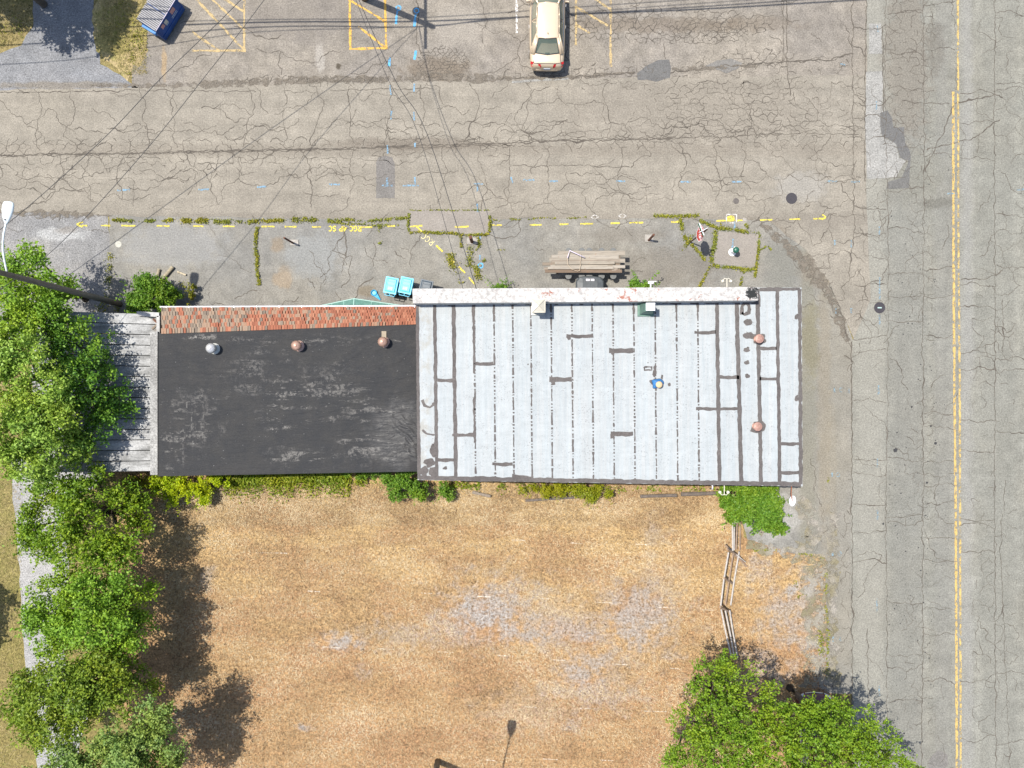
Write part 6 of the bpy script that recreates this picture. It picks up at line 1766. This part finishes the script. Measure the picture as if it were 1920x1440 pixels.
V = leaf_quads(wc, np.tile([0, 0, 1.0], (len(wc), 1)), .085, up=.5)
tag(quads_mesh('weeds', V, L_WEED), 'low olive green weeds growing in the pavement cracks', 'weeds', kind='stuff')
gz = [([(430, 897), (520, 895), (620, 892), (690, 893)], 24, 520, .3), ([(420, 906), (540, 906), (660, 904)], 40, 190, .2), ([(840, 912), (900, 910)], 14, 200, .2), ([(930, 912), (1000, 915)], 16, 160, .18), ([(1150, 917), (1340, 916)], 12, 110, .12), ([(232, 905), (290, 908)], 20, 260, .25), ([(395, 898), (440, 896)], 26, 300, .3)]
wc = np.concatenate([along(*a) for a in gz])
V = leaf_quads(wc, np.tile([0, 0, 1.0], (len(wc), 1)), .115, up=.4)
tag(quads_mesh('ground_cover', V, leafmat('leaf_cover', (.10, .16, .008), (.17, .24, .014), (.27, .30, .04), .3)), 'lime green weeds along the south foot of both buildings', 'weeds', kind='stuff')


# dry grass blades lying and standing over the field
def blades(name, regions, mat, h=(.03, .14), w=.0075, ln=(.07, .20)):
    cs = []
    for x0, x1, y0, y1, n, keep in regions:
        px = RNG.uniform(x0, x1, n); py = RNG.uniform(y0, y1, n)
        if keep is not None:
            m_ = keep(px, py); px, py = px[m_], py[m_]
        cs.append(np.stack([(px - 960) / S, (720 - py) / S, np.zeros(len(px))], axis=1))
    c_ = np.concatenate(cs); N = len(c_)
    a = RNG.uniform(0, 2 * PI, N); L = RNG.uniform(*ln, N); hz_ = RNG.uniform(*h, N)
    d = np.stack([np.cos(a) * L, np.sin(a) * L, hz_], axis=1); sdv = np.stack([-np.sin(a), np.cos(a), np.zeros(N)], axis=1) * (w * RNG.uniform(.6, 1.5, N))[:, None]
    V = np.stack([c_ - sdv, c_ + sdv, c_ + d], axis=1)
    tone = np.array([mnoise.noise(Vector((q[0] * .3, q[1] * .6, 2))) + .5 * mnoise.noise(Vector((q[0] * 1.1, q[1] * 2.2, 5))) for q in c_])
    return quads_mesh(name, V, mat, nper=3, rnd=np.clip(RNG.random(N) + tone * .55, 0, 1))


M_straw = strawmat('straw', [(0, (.15, .095, .05)), (.3, (.36, .255, .135)), (.75, (.50, .38, .22)), (1, (.62, .52, .35))])
GR = [(905, 1150, 80, 60), (1010, 1180, 90, 30), (1200, 1150, 60, 60), (1545, 1170, 22, 140), (1100, 1240, 60, 20), (1465, 1115, 20, 20), (640, 1205, 45, 22), (990, 1190, 70, 18), (1090, 1265, 45, 28), (1190, 1180, 60, 45), (1480, 1120, 30, 30), (1470, 1170, 50, 55), (1100, 1195, 30, 14), (570, 1365, 14, 8), (1510, 1130, 30, 70)]
def fieldkeep(px, py):
    m_ = (px > 290 + (py - 900) * .06 + 10) & ~((px > 1385) & (py < 1038))
    for cx, cy, rx, ry in GR:
        m_ &= (RNG.random(len(px)) < np.where(px > 1390, .45, 1.0)) if cx == 905 else True
        m_ &= (((px - cx) / rx) ** 2 + ((py - cy) / ry) ** 2 + RNG.normal(size=len(px)) * .35) > .9
    return m_


tag(blades('dry_grass', [(240, 1552, 905, 1480, 170000, fieldkeep), (300, 1380, 915, 985, 26000, None)], M_straw), 'dry straw coloured grass covering the empty field', 'grass', kind='stuff')
M_gr2 = strawmat('lawn_blade', [(0, (.12, .12, .03)), (.4, (.24, .20, .07)), (.8, (.36, .28, .13)), (1, (.42, .35, .2))])
tag(blades('lawn_grass', [(-120, 40, 905, 1500, 9000, None), (190, 275, -40, 140, 5200, lambda px, py: px > 190 + np.maximum(0, py - 60) * .5), (-100, 60, -60, 95, 6000, lambda px, py: py < 92 - px * .6)], M_gr2, ln=(.08, .18)), 'short half green grass on the lawn edges', 'grass', kind='stuff')
